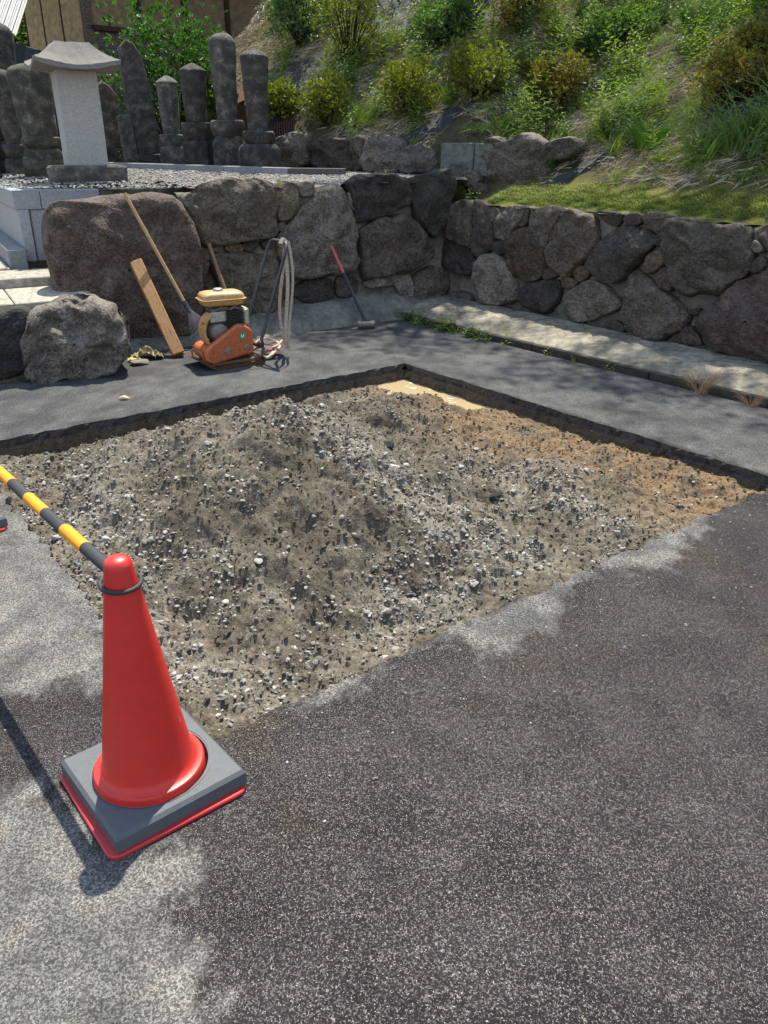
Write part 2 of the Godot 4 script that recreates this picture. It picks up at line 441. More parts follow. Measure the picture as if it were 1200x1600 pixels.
func build_ground():
	for d in DRY:
		var poly := PackedVector2Array()
		for k in range(0, d.size(), 2): poly.append(Vector2(d[k], d[k + 1]))
		dry_polys.append(poly)
	# earth to the horizon
	var g := Geo.new()
	g.quad(Vector3(-400, 0, -400), Vector3(400, 0, -400), Vector3(400, 0, 400), Vector3(-400, 0, 400))
	g.col = Color(.2, .19, .15)
	var o := obj("ground", g.mesh(0), M.soil); o.position.y = -.32; setting(o)
	for i in g.c.size(): g.c[i] = Color(.2, .19, .15)
	o.mesh = g.mesh(0)
	# road: patches of a grid laid along the pit, wet and dry
	var V := [PackedVector3Array(), PackedVector3Array()]; var C := [PackedColorArray(), PackedColorArray()]; var I := [PackedInt32Array(), PackedInt32Array()]
	# u0, u1, v0, v1, cell
	for q in [[-1.15, 0, -3.2, 4.0, .06], [0, PIT_U, -3.2, 0, .06], [PIT_U, 9.0, -3.2, .3, .08], [PIT_U, 4.7, .3, PIT_V, .02], [-.5, 4.7, PIT_V, 5.2, .02], [4.7, 9.0, .3, 5.2, .1], [-1.12, -.5, 4.0, 9.0, .1], [-.5, 9.0, 5.2, 9.0, .1], [-1.12, -.5, 4.0, 4.0, .1]]:
		var nu := int(ceil((q[1] - q[0]) / q[4])); var nv := int(ceil((q[3] - q[2]) / q[4]))
		if nv == 0: continue
		var P := PackedVector3Array(); var K := PackedColorArray(); var wet := PackedByteArray()
		for j in nv + 1:
			for i in nu + 1:
				var u: float = lerpf(q[0], q[1], float(i) / nu); var v: float = lerpf(q[2], q[3], float(j) / nv)
				var inside := u > -.04 and u < PIT_U + .04 and v > -.04 and v < PIT_V + .04
				if inside:
					var w := edge_wobble(u, v); u += w.x; v += w.y
				var p := uvp(u, v)
				P.append(p); K.append(asphalt_tint(p, Vector2(u, v)))
				wet.append(1 if (v > .25 and u > -.02 and (v > PIT_V - .1 or u > PIT_U - .1) and dryness(p.x, p.z) < .5) else 0)
		for j in nv:
			for i in nu:
				var a := j * (nu + 1) + i
				var s := 1 if wet[a] + wet[a + 1] + wet[a + nu + 1] + wet[a + nu + 2] > 2 else 0
				var b: int = V[s].size()
				for k in [a, a + 1, a + nu + 2, a + nu + 1]:
					V[s].append(P[k]); C[s].append(K[k])
				I[s].append_array(PackedInt32Array([b, b + 2, b + 1, b, b + 3, b + 2]))
	var am := ArrayMesh.new()
	for s in 2:
		var a := []; a.resize(Mesh.ARRAY_MAX)
		var nn := PackedVector3Array(); nn.resize(V[s].size()); nn.fill(Vector3.UP)
		a[Mesh.ARRAY_VERTEX] = V[s]; a[Mesh.ARRAY_NORMAL] = nn; a[Mesh.ARRAY_COLOR] = C[s]; a[Mesh.ARRAY_INDEX] = I[s]
		am.add_surface_from_arrays(Mesh.PRIMITIVE_TRIANGLES, a)
		am.surface_set_material(s, M.asphalt_wet if s else M.asphalt_dry)
	var road := obj("road", am, null); setting(road)
	# broken cut face of the asphalt round the pit: dark coat over packed earth
	var e := Geo.new()
	var cor := [Vector2(0, 0), Vector2(PIT_U, 0), Vector2(PIT_U, PIT_V), Vector2(0, PIT_V)]
	for s in 4:
		var A: Vector2 = cor[s]; var B: Vector2 = cor[(s + 1) % 4]
		var n := 110
		for k in n:
			var q0 := A.lerp(B, float(k) / n); var q1 := A.lerp(B, float(k + 1) / n)
			var rows := [[0.0, 0.0], [-.012, .004], [-.05, .012], [-.056, -.004], [-.10, -.014], [-.2, -.03]]
			for r in rows.size() - 1:
				var pts := []
				for z in [[q0, r], [q1, r], [q1, r + 1], [q0, r + 1]]:
					var w := edge_wobble(z[0].x, z[0].y)
					var inw: Vector2 = (Vector2(PIT_U, PIT_V) * .5 - z[0])
					inw = Vector2(0, signf(inw.y)) if s % 2 == 0 else Vector2(signf(inw.x), 0)
					var jig: float = nz.get_noise_3d(z[0].x * 22.0, z[0].y * 22.0, z[1] * 5.0) * .022 * (1.0 if z[1] > 0 else 0.0)
					var uv2: Vector2 = z[0] + w - inw * (rows[z[1]][1] + jig)
					pts.append(uvp(uv2.x, uv2.y, rows[z[1]][0]))
				e.col = Color(.12, .12, .123) if r < 3 else Color(.15, .123, .092)
				e.quad(pts[0], pts[1], pts[2], pts[3])
	var ce := obj("cut_edge", e.mesh(50), M.soil, road)
	# kerb along the gutter, in lengths, a slot of dirt in front of it
	var kerb := Node3D.new(); kerb.name = numbered("kerb"); add_child(kerb); setting(kerb)
	var cuts := [-2.1, -.9, .3, 1.5, 2.45, 3.6, 4.8, 6.0]
	for k in cuts.size() - 1:
		var kg := Geo.new()
		kg.col = Color(.085, .08, .07) if k < 4 else Color(.27, .27, .26)
		kg.t = Transform3D(Basis(PV, Vector3.UP, PV.cross(Vector3.UP)), uvp(-1.21, (cuts[k] + cuts[k + 1]) * .5, -.045))
		kg.box(Vector3.ZERO, Vector3(cuts[k + 1] - cuts[k] - .012, .20, .06), .006)
		kg.rough(nz, .003, 30.0)
		obj("kerb_stone", kg.mesh(30), M.concrete, kerb)
	var dirt := sheet(120, 3, func(a, b): return uvp(lerpf(-1.10, -1.19, b), lerpf(-2.2, 6, a), -.035 + .03 * fb.get_noise_2d(a * 60.0, b * 3.0)), func(p): return Color(.09, .075, .05).lerp(Color(.2, .17, .12), .5 + .5 * n3(p, 8)))
	setting(obj("gutter", dirt, M.soil))
	# concrete apron at the foot of both walls
	var st := [[Vector3(-2.2, .0, -6.6), Vector3(-2.3, .1, -7.35)], [Vector3(-1.75, .0, -6.95), Vector3(-1.95, .14, -7.5)], [Vector3(-1.2, .0, -7.32), Vector3(-1.2, .19, -7.9)], [Vector3(-.8, .0, -7.58), Vector3(-.75, .21, -8.15)],
		[Vector3(-.18, .0, -7.98), Vector3(-.1, .23, -8.5)], [Vector3(.12, .0, -8.22), Vector3(.3, .2, -8.75)], [Vector3(.3, .03, -8.3), Vector3(.6, .16, -8.95)]]
	var apron := func(a: float, b: float) -> Vector3:
		var f := a * (st.size() - 1); var i := mini(int(f), st.size() - 2)
		var p: Vector3 = st[i][0].lerp(st[i + 1][0], f - i).lerp(st[i][1].lerp(st[i + 1][1], f - i), b)
		p.y += -.02 * (1.0 - b) + .07 * sin(b * PI) * .3 + .012 * fb.get_noise_2d(p.x * 4.0, p.z * 4.0)
		p.z += .03 * fb.get_noise_2d(p.x * 3.0, 7.0) * (1.0 - b)
		return p
	var ctint := func(p: Vector3) -> Color:
		var q := fb.get_noise_2d(p.x * 2.2, p.z * 2.2)
		return Color(.17, .165, .15).lerp(Color(.31, .30, .27), clampf(.5 + q * 1.3, 0, 1))
	setting(obj("concrete_apron", sheet(90, 14, apron, ctint), M.concrete))
	var apron2 := func(a: float, b: float) -> Vector3:
		var v := lerpf(-2.3, 6.0, a)
		var w := Vector3(.65, 0, -8.85) + Vector3(.5803, 0, .8144) * (v + 2.25)
		var p := uvp(-1.235, v, .0).lerp(w, b)
		p.y = .042 + .115 * b + .03 * sin(b * PI) + .012 * fb.get_noise_2d(p.x * 4.0, p.z * 4.0)
		return p
	var ctint2 := func(p: Vector3) -> Color:
		var q := fb.get_noise_2d(p.x * 2.2, p.z * 2.2); var r := fb.get_noise_2d(p.x * 8.0, p.z * 8.0)
		return Color(.20, .19, .17).lerp(Color(.43, .40, .335), clampf(.55 + q * 1.4 + r * .5, 0, 1))
	setting(obj("concrete_apron", sheet(120, 10, apron2, ctint2), M.concrete))

# ------------------------------------------------------------------ pit and gravel
const HUMPS := [[-1.35, -4.05, .14, .26], [-.5, -2.75, .05, .4], [.9, -3.85, .15, .25], [.12, -5.15, .15, .28], [-1.1, -3.0, .05, .45], [-.05, -4.62, -.10, .17], [.5, -4.6, .06, .2], [-1.55, -3.7, .07, .25], [-.42, -2.38, .07, .15], [-.3, -2.20, -.06, .09], [-1.45, -4.55, .05, .2], [.35, -5.3, .05, .2], [1.1, -3.35, .05, .2]]
const RIDGE := [[-1.0, -4.05, .12], [-.72, -3.86, .36], [-.48, -3.68, .47], [-.2, -3.48, .35], [.1, -3.28, .20], [.38, -3.08, .10], [.62, -2.95, -.02]]
func heap_height(x: float, z: float) -> float:
	var q := pit_uv(x, z)
	var h := -.13 + .05 * smoothstep(1.4, .6, q.x) * smoothstep(1.6, 2.6, q.y)
	# a ridge whose flanks lie at the slope loose gravel takes
	var top := 0.0
	for k in RIDGE.size() - 1:
		var a := Vector2(RIDGE[k][0], RIDGE[k][1]); var b := Vector2(RIDGE[k + 1][0], RIDGE[k + 1][1])
		var c := Geometry2D.get_closest_point_to_segment(Vector2(x, z), a, b)
		var f := c.distance_to(a) / a.distance_to(b)
		var d := sqrt(c.distance_squared_to(Vector2(x, z)) + .012)
		var s: float = lerpf(RIDGE[k][2], RIDGE[k + 1][2], f) + .13 + .055 - .62 * d
		top = maxf(top, s + .05 * exp(-absf(s) * 14.0))
	h += top
	for g in HUMPS:
		var d := Vector2(x - g[0], z - g[1]).length_squared()
		h += g[2] * exp(-d / (2.0 * g[3] * g[3]))
	# filled nearly flush along the two near sides
	var near := maxf(smoothstep(PIT_V - .38, PIT_V, q.y), smoothstep(PIT_U - .36, PIT_U, q.x))
	near *= smoothstep(.2, 1.1, q.x)
	h = lerpf(h, minf(h, -.012) * .25 - .012, near * .85)
	var amp := smoothstep(0.0, .15, q.x) * smoothstep(0.0, .15, q.y)
	h += (.075 * fb.get_noise_2d(x * 3.4, z * 3.4) * (1.0 - near * .6) + .024 * fb.get_noise_2d(x * 11.0, z * 11.0 + 30.0) + .011 * nz.get_noise_2d(x * 42.0, z * 42.0) + .005 * nz.get_noise_2d(x * 90.0, z * 90.0)) * (.45 + .55 * amp)
	# the puddle lies in the far corner
	var pud := smoothstep(.42, .22, q.x + .05 * nz.get_noise_2d(x * 6.0, z * 6.0)) * smoothstep(1.15, .85, q.y)
	if q.x < .9 and q.y < 1.7: h = maxf(h, -.110 + .008 * nz.get_noise_2d(x * 12.0, z * 12.0))
	h = lerpf(h, -.16 + .012 * nz.get_noise_2d(x * 9.0, z * 9.0), pud)
	return minf(h, lerpf(.6, -.004, smoothstep(.10, .0, minf(minf(q.x, PIT_U - q.x), minf(q.y, PIT_V - q.y)))))
func heap_tint(p: Vector3) -> Color:
	var q := pit_uv(p.x, p.z)
	var b := fb.get_noise_2d(p.x * 2.4 + 5.0, p.z * 2.4); var c := fb.get_noise_2d(p.x * 9.0, p.z * 9.0)
	var k := Color(.160, .140, .112).lerp(Color(.255, .23, .19), clampf(.42 + b * 1.5, 0, 1))
	k = k.lerp(Color(.13, .117, .096), clampf(c * 1.9 - .1, 0, .75))
	# dry pale gravel along the bands, a darker patch of earth on the near flank
	for g in BANDS:
		var near := Geometry2D.get_closest_point_to_segment(Vector2(p.x, p.z), Vector2(g[0], g[1]), Vector2(g[2], g[3]))
		k = k.lerp(Color(.37, .345, .30), clampf(g[4] * exp(-near.distance_squared_to(Vector2(p.x, p.z)) / .018) * (.6 + c * 2.0), 0, .6))
	var darkish := Vector2((p.x + .28) / .62, (p.z + 2.95) / .42).length() + b * 1.1 + c * 1.3
	k = k.lerp(Color(.128, .114, .093), clampf((1.0 - darkish) * 2.5, 0, .6))
	var sand := smoothstep(1.25, .35, q.x) * smoothstep(.6, 1.4, q.y) + .5 * smoothstep(.9, .3, q.x)
	k = k.lerp(Color(.30, .20, .115).lerp(Color(.27, .21, .145), clampf(.5 + c, 0, 1)), clampf(sand * (.75 + b * 1.2), 0, .9))
	return k
func rock_mesh(sd: int, sub: int, flat: float) -> ArrayMesh:
	# an uneven pebble: a cube ball pushed about by noise and cut by planes
	var v := PackedVector3Array(); var idx := PackedInt32Array(); var c := PackedColorArray()
	var key := {}
	var r := RandomNumberGenerator.new(); r.seed = sd
	var cuts := []
	for k in 10:
		cuts.append([Vector3(r.randf_range(-1, 1), r.randf_range(-1, 1), r.randf_range(-1, 1)).normalized(), r.randf_range(.5, .82)])
	var add := func(p: Vector3) -> int:
		var kk := Vector3i((p * 1000.0).round())
		if key.has(kk): return key[kk]
		var d := p.normalized()
		d *= 1.0 + .22 * nz.get_noise_3d(d.x * 1.3 + sd * 7.0, d.y * 1.3, d.z * 1.3)
		for q in cuts:
			var over: float = d.dot(q[0]) - q[1]
			if over > 0: d -= q[0] * over * .9
		d.y *= flat
		v.append(d); c.append(Color.WHITE); key[kk] = v.size() - 1
		return v.size() - 1
	for f in 6:
		var ax := Basis.from_euler([Vector3.ZERO, Vector3(0, PI / 2, 0), Vector3(0, PI, 0), Vector3(0, -PI / 2, 0), Vector3(PI / 2, 0, 0), Vector3(-PI / 2, 0, 0)][f])
		for j in sub:
			for i in sub:
				var cc := []
				for s in [[0, 0], [1, 0], [1, 1], [0, 1]]:
					cc.append(add.call(ax * Vector3(-1 + 2.0 * (i + s[0]) / sub, -1 + 2.0 * (j + s[1]) / sub, 1)))
				idx.append_array(PackedInt32Array([cc[0], cc[2], cc[1], cc[0], cc[3], cc[2]]))
	var g := Geo.new()
	for i in range(0, idx.size(), 3): g.tri(v[idx[i]], v[idx[i + 1]], v[idx[i + 2]])
	return g.mesh(28)
var pebbles := []
const BANDS := [[-1.05, -4.15, -.6, -4.0, .8], [-.6, -4.0, -.12, -3.5, 1.0], [-.12, -3.5, .28, -3.1, 1.0], [.28, -3.1, .62, -3.0, .7], [.75, -3.9, 1.05, -3.4, .6], [-1.55, -4.1, -1.4, -3.4, .6], [-1.4, -3.4, -.9, -2.4, .5], [-.75, -2.35, -.45, -2.2, .5], [.05, -2.65, .35, -2.8, .5], [.3, -4.3, .75, -3.9, .5]]
func stone_grey(r: float) -> Color:
	var g := lerpf(.18, .54, r * r)
	if rng.randf() < .16: return Color(g * .62, g * .60, g * .55)
	if rng.randf() < .22: return Color(g, g * .93, g * .80)
	return Color(g, g * .97, g * .91)
func build_pit():
	for k in 6: pebbles.append(rock_mesh(60 + k, 2 if k < 3 else 3, .78))
	var heap := thing("gravel_heap", "heap of grey gravel and damp earth filling the square hole in the asphalt", "gravel heap", uvp(PIT_U * .5, PIT_V * .5, -.13))
	var off := heap.position
	var m := sheet(250, 240, func(a, b):
		var p := uvp(lerpf(PIT_U + .02, -.02, a), lerpf(-.02, PIT_V + .02, b))
		p.y = heap_height(p.x, p.z)
		return p - off, func(p): return heap_tint(p + off))
	obj("earth", m, M.soil, heap)
	# stones on it: the 300 largest one by one, the rest together
	var big := 0; var xs := [[], [], [], [], [], []]; var cs := [[], [], [], [], [], []]
	var tries := 0; var n := 0
	while n < 19000 and tries < 300000:
		tries += 1
		var u := rng.randf() * PIT_U; var v := rng.randf() * PIT_V
		var p := uvp(u, v)
		var dens := .07 + 1.0 * fb.get_noise_2d(p.x * 2.6 + 70.0, p.z * 2.6) + .7 * fb.get_noise_2d(p.x * 7.0, p.z * 7.0 + 80.0)
		for b in BANDS:
			var near := Geometry2D.get_closest_point_to_segment(Vector2(p.x, p.z), Vector2(b[0], b[1]), Vector2(b[2], b[3]))
			dens += b[4] * exp(-near.distance_squared_to(Vector2(p.x, p.z)) / .022)
		dens += .25 * smoothstep(2.0, 3.1, u)
		dens *= 1.0 - .82 * smoothstep(1.0, .35, u) * smoothstep(.5, 1.2, v)
		dens *= smoothstep(.0, .25, u) * smoothstep(.0, .2, v)
		if u < .5 and v < 1.2: dens *= .25
		if rng.randf() > dens: continue
		var first := big < 300 and n % 40 == 0
		var r := 0.0
		if first: r = .0105 + .013 * pow(rng.randf(), 2.4)
		else: r = .003 + .0085 * pow(rng.randf(), 2.0)
		p.y = heap_height(p.x, p.z) + r * rr(-.25, .3)
		var k := rng.randi() % 6
		var bs := Basis.from_euler(Vector3(rr(-.5, .5), rr(0, TAU), rr(-.5, .5))).scaled(Vector3(r * rr(.8, 1.3), r * rr(.7, 1.05), r * rr(.8, 1.2)))
		if first:
			var o := obj("stone", pebbles[3 + k % 3], pebble_mat(rng.randi() % 5), heap)
			o.transform = Transform3D(bs, p - off); big += 1
		else:
			xs[k].append(Transform3D(bs, p - off)); cs[k].append(stone_grey(rng.randf()))
		n += 1
	for k in 6: scatter("gravel", pebbles[k], M.pebble, xs[k], cs[k], heap)
	var cx := [[], []]; var cc := [[], []]
	for k in 16000:
		var p := uvp(rng.randf() * PIT_U, rng.randf() * PIT_V)
		var r := .003 + .011 * pow(rng.randf(), 2.2)
		p.y = heap_height(p.x, p.z) + r * rr(-.2, .4)
		var t := heap_tint(p); var b := rr(.7, 1.15)
		cx[k % 2].append(Transform3D(Basis.from_euler(Vector3(rr(-1, 1), rr(0, TAU), rr(-1, 1))).scaled(Vector3(r, r * .8, r)), p - off)); cc[k % 2].append(Color(t.r * b, t.g * b, t.b * b))
	for k in 2: scatter("earth_clods", pebbles[k], M.soil, cx[k], cc[k], heap)
	# lumps of broken asphalt thrown into the heap
	for a in [[-.36, -4.5, .055, .06], [.02, -3.95, .035, .035], [.47, -3.25, .028, .03], [.55, -3.62, .03, .02]]:
		var o := obj("asphalt_lump", rock_mesh(int(a[2] * 1000), 4, .7), M.asphalt_lump, heap)
		o.transform = Transform3D(Basis.from_euler(Vector3(.3, a[0] * 9, .2)).scaled(Vector3(a[2] * 1.4, a[2], a[2])), Vector3(a[0], heap_height(a[0], a[1]) + a[2] * .4, a[1]) - off)
	# grit trodden out onto the asphalt round the near sides
	var gx := []; var gc := []
	for k in 420:
		var d := pow(rng.randf(), 2.2) * .5
		var e := uvp(rr(.3, PIT_U), PIT_V + .03 + d) if k % 3 else uvp(PIT_U + .03 + d, rr(.4, PIT_V))
		var r := rr(.0018, .006)
		e.y = r * .4
		gx.append(Transform3D(Basis.from_euler(Vector3(rr(-1, 1), rr(0, TAU), 0)).scaled(Vector3(r, r * .8, r)), e)); gc.append(stone_grey(rng.randf()))
	var grit := scatter("loose_grit", pebbles[2], M.pebble, gx, gc); tag(grit, "loose grit trodden onto the asphalt beside the heap", "grit")
	# muddy water in the far corner
	var pd := sheet(14, 50, func(a, b):
		var w := .44 + .03 * nz.get_noise_2d(b * 6.0, 3.0)
		return uvp(lerpf(w, -.03, a), lerpf(-.03, 1.25, b), -.124), func(_p): return Color.WHITE)
	setting(obj("puddle", pd, M.muddy_water))
	# scraps of floating bark on the puddle
	for k in 9:
		var lg := Geo.new(); lg.col = Color(.62, .55, .42)
		var l := rr(.02, .05)
		lg.box(Vector3.ZERO, Vector3(l, .004, l * rr(.25, .5)), .001)
		var o := obj("wood_scrap", lg.mesh(0), M.straw); tag(o, "pale scrap of wood floating on the muddy puddle", "scrap", "scraps on the puddle")
		o.position = uvp(rr(.05, .17), rr(.12, .85), -.122); o.rotation.y = rr(0, TAU)
var pmats := []
func pebble_mat(k: int) -> Material:
	if pmats.is_empty():
		for q in [lin(.42, .405, .375), lin(.33, .31, .275), lin(.50, .485, .46), lin(.25, .23, .20), lin(.37, .355, .33)]:
			var m: StandardMaterial3D = M.pebble.duplicate(); m.albedo_color = q; m.resource_name = "stone_%d" % pmats.size(); pmats.append(m)
		var al: StandardMaterial3D = M.asphalt_dry.duplicate(); al.vertex_color_use_as_albedo = false; al.albedo_color = lin(.05, .05, .053); M["asphalt_lump"] = al
	return pmats[k]

# ------------------------------------------------------------------ stone walls
# a stone whose outline is given on its wall's face (pairs of metres), swelling towards the viewer
func outline(flat: Array, grow: float) -> Array:
	var p := []
	for k in range(0, flat.size(), 2): p.append(Vector2(flat[k], flat[k + 1]))
	for it in 2:   # round the corners
		var q := []
		for k in p.size():
			var a: Vector2 = p[k]; var b: Vector2 = p[(k + 1) % p.size()]
			q.append(a.lerp(b, .2)); q.append(a.lerp(b, .8))
		p = q
	var L := 0.0
	for k in p.size(): L += p[k].distance_to(p[(k + 1) % p.size()])
	var K := 52; var out := []; var seg := 0; var acc := 0.0
	for k in K:
		var want := L * k / K
		while acc + p[seg].distance_to(p[(seg + 1) % p.size()]) < want:
			acc += p[seg].distance_to(p[(seg + 1) % p.size()]); seg += 1
		out.append(p[seg].lerp(p[(seg + 1) % p.size()], (want - acc) / maxf(1e-6, p[seg].distance_to(p[(seg + 1) % p.size()]))))
	var m := Vector2.ZERO
	for q in out: m += q / K
	for k in K: out[k] = out[k] + (out[k] - m).normalized() * grow
	return [out, m]
func face_stone(flat: Array, bulge: float, back: float, sd: int, tone: Color, rug := 1.0, grow := .012, cutk := 1.0) -> Array:
	var om := outline(flat, grow)
	var out: Array = om[0]; var m: Vector2 = om[1]
	var K := out.size()
	var r := RandomNumberGenerator.new(); r.seed = sd * 31 + 7
	var size := 0.0
	for q in out: size = maxf(size, q.distance_to(m))
	# flat broken faces: the lowest of several tilted planes
	var cuts := []
	for k in 9:
		var a := r.randf() * TAU
		var at := Vector2(cos(a), sin(a)) * r.randf_range(.1, .75) * size
		cuts.append([at, Vector2(cos(a), sin(a)).rotated(r.randf_range(-.7, .7)) * r.randf_range(.03, .28) * cutk, r.randf_range(.85, 1.1)])
	var tilt := Vector2(r.randf_range(-.12, .12), r.randf_range(-.05, .22))
	var rings := [[.80, -1.0], [.93, -.7], [.985, -.35], [1.0, -.1], [1.0, .15], [.988, .4], [.962, .62], [.92, .78], [.86, .88], [.78, .94], [.68, .97], [.57, .99], [.45, 1.0], [.32, 1.0], [.18, 1.0], [.02, 1.0]]
	var v := PackedVector3Array(); var c := PackedColorArray(); var idx := PackedInt32Array()
	var s3 := Vector3(sd * 3.7, sd * 1.3, 0)
	for R in rings:
		for k in K:
			var q: Vector2 = (out[k] - m) * R[0]
			var d: float = R[1] * (bulge if R[1] > 0 else back)
			if R[1] > 0:
				d += (q.x * tilt.x - q.y * tilt.y) * R[1]
				var flatd := d
				for ct in cuts: flatd = minf(flatd, bulge * ct[2] - (q - ct[0]).dot(ct[1]))
				d = maxf(flatd, d * .72)
			var p := Vector3(q.x, q.y, d)
			var w := p + s3
			var am := minf(size, .5) * rug
			p += Vector3(n3(w, 5.0), n3(w + Vector3(9, 0, 4), 5.0), 0) * .04 * am * R[0]
			p.z += (n3(w, 3.2) * .10 - absf(n3(w, 5.5)) * .09 * smoothstep(.0, .5, R[0]) + (n3(w, 11.0) * .05 + n3(w, 24.0) * .028) * smoothstep(.0, .5, R[0])) * am * (1.0 if R[1] > 0 else .4)
			v.append(p)
			c.append(tone)
	for j in rings.size() - 1:
		for k in K:
			var a := j * K + k; var b := j * K + (k + 1) % K
			idx.append_array(PackedInt32Array([a, b + K, b, a, a + K, b + K]))
	return [smooth_mesh(v, idx, c), m]
const TONES := [Color(.15, .128, .106), Color(.19, .168, .145), Color(.085, .076, .07), Color(.24, .222, .198), Color(.13, .105, .096)]
func stone_wall(root: Node3D, o: Vector3, e: Vector3, up: Vector3, n: Vector3, stones: Array, sd: int, bulge: float, back: float, special := {}):
	for k in stones.size():
		var flat: Array = stones[k]
		var lo := Vector2(99, 99); var hi := Vector2(-99, -99)
		for q in range(0, flat.size(), 2):
			lo = lo.min(Vector2(flat[q], flat[q + 1])); hi = hi.max(Vector2(flat[q], flat[q + 1]))
		var sz := minf(hi.x - lo.x, hi.y - lo.y)
		var tone: Color = special.get(k, TONES[(k * 7 + sd) % 5])
		var s := face_stone(flat, clampf(sz * bulge * 1.15, .04, .14), maxf(.08, minf(back, sz * .8)), sd + k, tone)
		var ob := obj("stone", s[0], M.field_stone, root)
		var at: Vector3 = o + e * s[1].x + up * s[1].y - n * .015
		ob.transform = Transform3D(Basis(e, up, n), at - root.position)
func mortar(root: Node3D, o: Vector3, e: Vector3, up: Vector3, n: Vector3, s0: float, s1: float, top: Callable, depth: float, cap: float):
	var nx := int((s1 - s0) / .05)
	var m := sheet(nx, 34, func(a, b):
		var s := lerpf(s0, s1, a); var t: float = top.call(s)
		var p: Vector3
		if b < .8: p = o + e * s + up * lerpf(-.25, t, b / .8) - n * depth
		else: p = o + e * s + up * t - n * (depth + cap * (b - .8) / .2) + Vector3.UP * .02 * sin((b - .8) / .2 * PI)
		p += n * (.03 * f3(p, 4.0) + .012 * n3(p, 17.0)) + Vector3.UP * (.02 * n3(p, 5.0) if b > .75 else 0.0)
		return p - root.position, func(p):
			var f := f3(p + root.position, 2.5)
			return Color(.19, .18, .16).lerp(Color(.36, .345, .31), clampf(.4 + f * 1.5, 0, 1)))
	obj("mortar", m, M.concrete, root)
func build_walls():
	var eL := Vector3(.8734, 0, -.4871); var uL := Vector3(-.0509, .9945, -.0913); var nL := Vector3(.4844, .1045, .8686)
	var oL := Vector3(-1.95, 0, -7.4)
	var w := thing("stone_retaining_wall", "retaining wall of big dark rough stones below the gravestones", "wall", oL)
	stone_wall(w, oL, eL, uL, nL, STONES_L, 100, .16, .22, {0: Color(0.185, 0.163, 0.135), 1: Color(0.222, 0.191, 0.148), 2: Color(0.236, 0.211, 0.176), 5: Color(0.222, 0.159, 0.0976), 8: Color(0.213, 0.187, 0.142), 13: Color(0.0742, 0.0658, 0.0598), 16: Color(0.0743, 0.0667, 0.0614), 17: Color(0.324, 0.316, 0.294), 14: Color(0.302, 0.304, 0.262), 9: Color(0.185, 0.163, 0.131)})
	mortar(w, oL, eL, uL, nL, .2, 3.15, func(s): return 1.24 + .06 * clampf((s - 1.8) * 1.0, 0, 1.4), .06, .3)
	var eR := Vector3(.5803, 0, .8144); var uR := Vector3(.0851, .9945, -.0607); var nR := Vector3(-.8099, .1045, .5771)
	var oR := Vector3(.65, 0, -8.85)
	w = thing("stone_retaining_wall", "long low retaining wall of rounded field stones set in mortar under the mossy bank", "wall", oR)
	stone_wall(w, oR, eR, uR, nR, STONES_R, 200, .17, .22, {7: Color(0.123, 0.0963, 0.073), 9: Color(0.166, 0.14, 0.117), 10: Color(0.297, 0.269, 0.237), 15: Color(0.104, 0.0963, 0.0872), 19: Color(0.143, 0.13, 0.11), 26: Color(0.131, 0.104, 0.0968), 20: Color(0.24, 0.2, 0.15), 32: Color(0.195, 0.164, 0.143), 14: Color(0.189, 0.141, 0.108)})
	mortar(w, oR, eR, uR, nR, -.05, 6.5, func(s): return 1.10 - .03 * clampf((s - 2.2) / 2, 0, 1), .055, .32)
	# boulders that hold back the bank behind the graves
	var eT := Vector3(.8212, 0, .5707); var uT := Vector3(.0299, .9986, -.043); var nT := Vector3(-.5699, .0523, .8201)
	var oT := Vector3(-1.5, 0, -11.4)
	var tn := [Color(0.164, 0.151, 0.138), Color(0.208, 0.195, 0.183), Color(0.092, 0.0808, 0.0724), Color(0.13, 0.113, 0.104), Color(0.232, 0.224, 0.215), Color(0.165, 0.157, 0.148), Color(0.216, 0.191, 0.174), Color(0.164, 0.151, 0.138), Color(0.121, 0.113, 0.113), Color(0.175, 0.167, 0.15), Color(0.218, 0.201, 0.184), Color(0.164, 0.156, 0.139)]
	var lb := ["small grey stone wedged behind the last gravestone pedestal", "rounded grey boulder beside the gravestone with the hexagonal pedestal", "dark brown boulder with a sloping flat face at the edge of the gravel", "small dark stone wedged behind the pale upright boulder", "pale grey upright boulder at the end of the gravel yard", "long squared grey block next to the concrete block", "tall pale boulder with rusty streaks rising from the moss", "rounded grey boulder leaning on the rusty streaked boulder", "dark round stone at the edge of the moss", "small stone in the rubble under the concrete block", "grey stone in the rubble beside the rusty streaked boulder", "low stone in the rubble above the wall corner"]
	for k in STONES_T.size():
		var s := face_stone(STONES_T[k], .13 if k < 8 else .07, .3 if k < 8 else .12, 300 + k, tn[k], 1.3, .02)
		var at: Vector3 = oT + eT * s[1].x + uT * s[1].y + nT * (.0 if k < 8 else .16)
		var ob := obj("boulder", s[0], M.field_stone); ob.transform = Transform3D(Basis(eT, uT, nT), at)
		tag(ob, lb[k], "boulder")
	# concrete block between them
	var cb := Geo.new(); cb.col = Color(.21, .22, .21)
	var c0 := oT + eT * 2.86 + uT * 1.5 + nT * .03
	cb.t = Transform3D(Basis(eT, uT, nT), c0)
	cb.box(Vector3(-.02, 0, 0), Vector3(.42, .34, .15), .01); cb.box(Vector3(.325, -.004, -.006), Vector3(.25, .34, .15), .01)
	var co := obj("concrete_block", cb.mesh(20), M.concrete); tag(co, "smooth grey concrete block retaining the grass between two boulders", "concrete block")
	# the two great boulders by the plinth and the low ones in front
	var s0 := face_stone(STONES_BIG[0], .2, .42, 400, Color(.17, .135, .12), 1.1, .04, .25)
	var bo := obj("boulder", s0[0], M.field_stone)
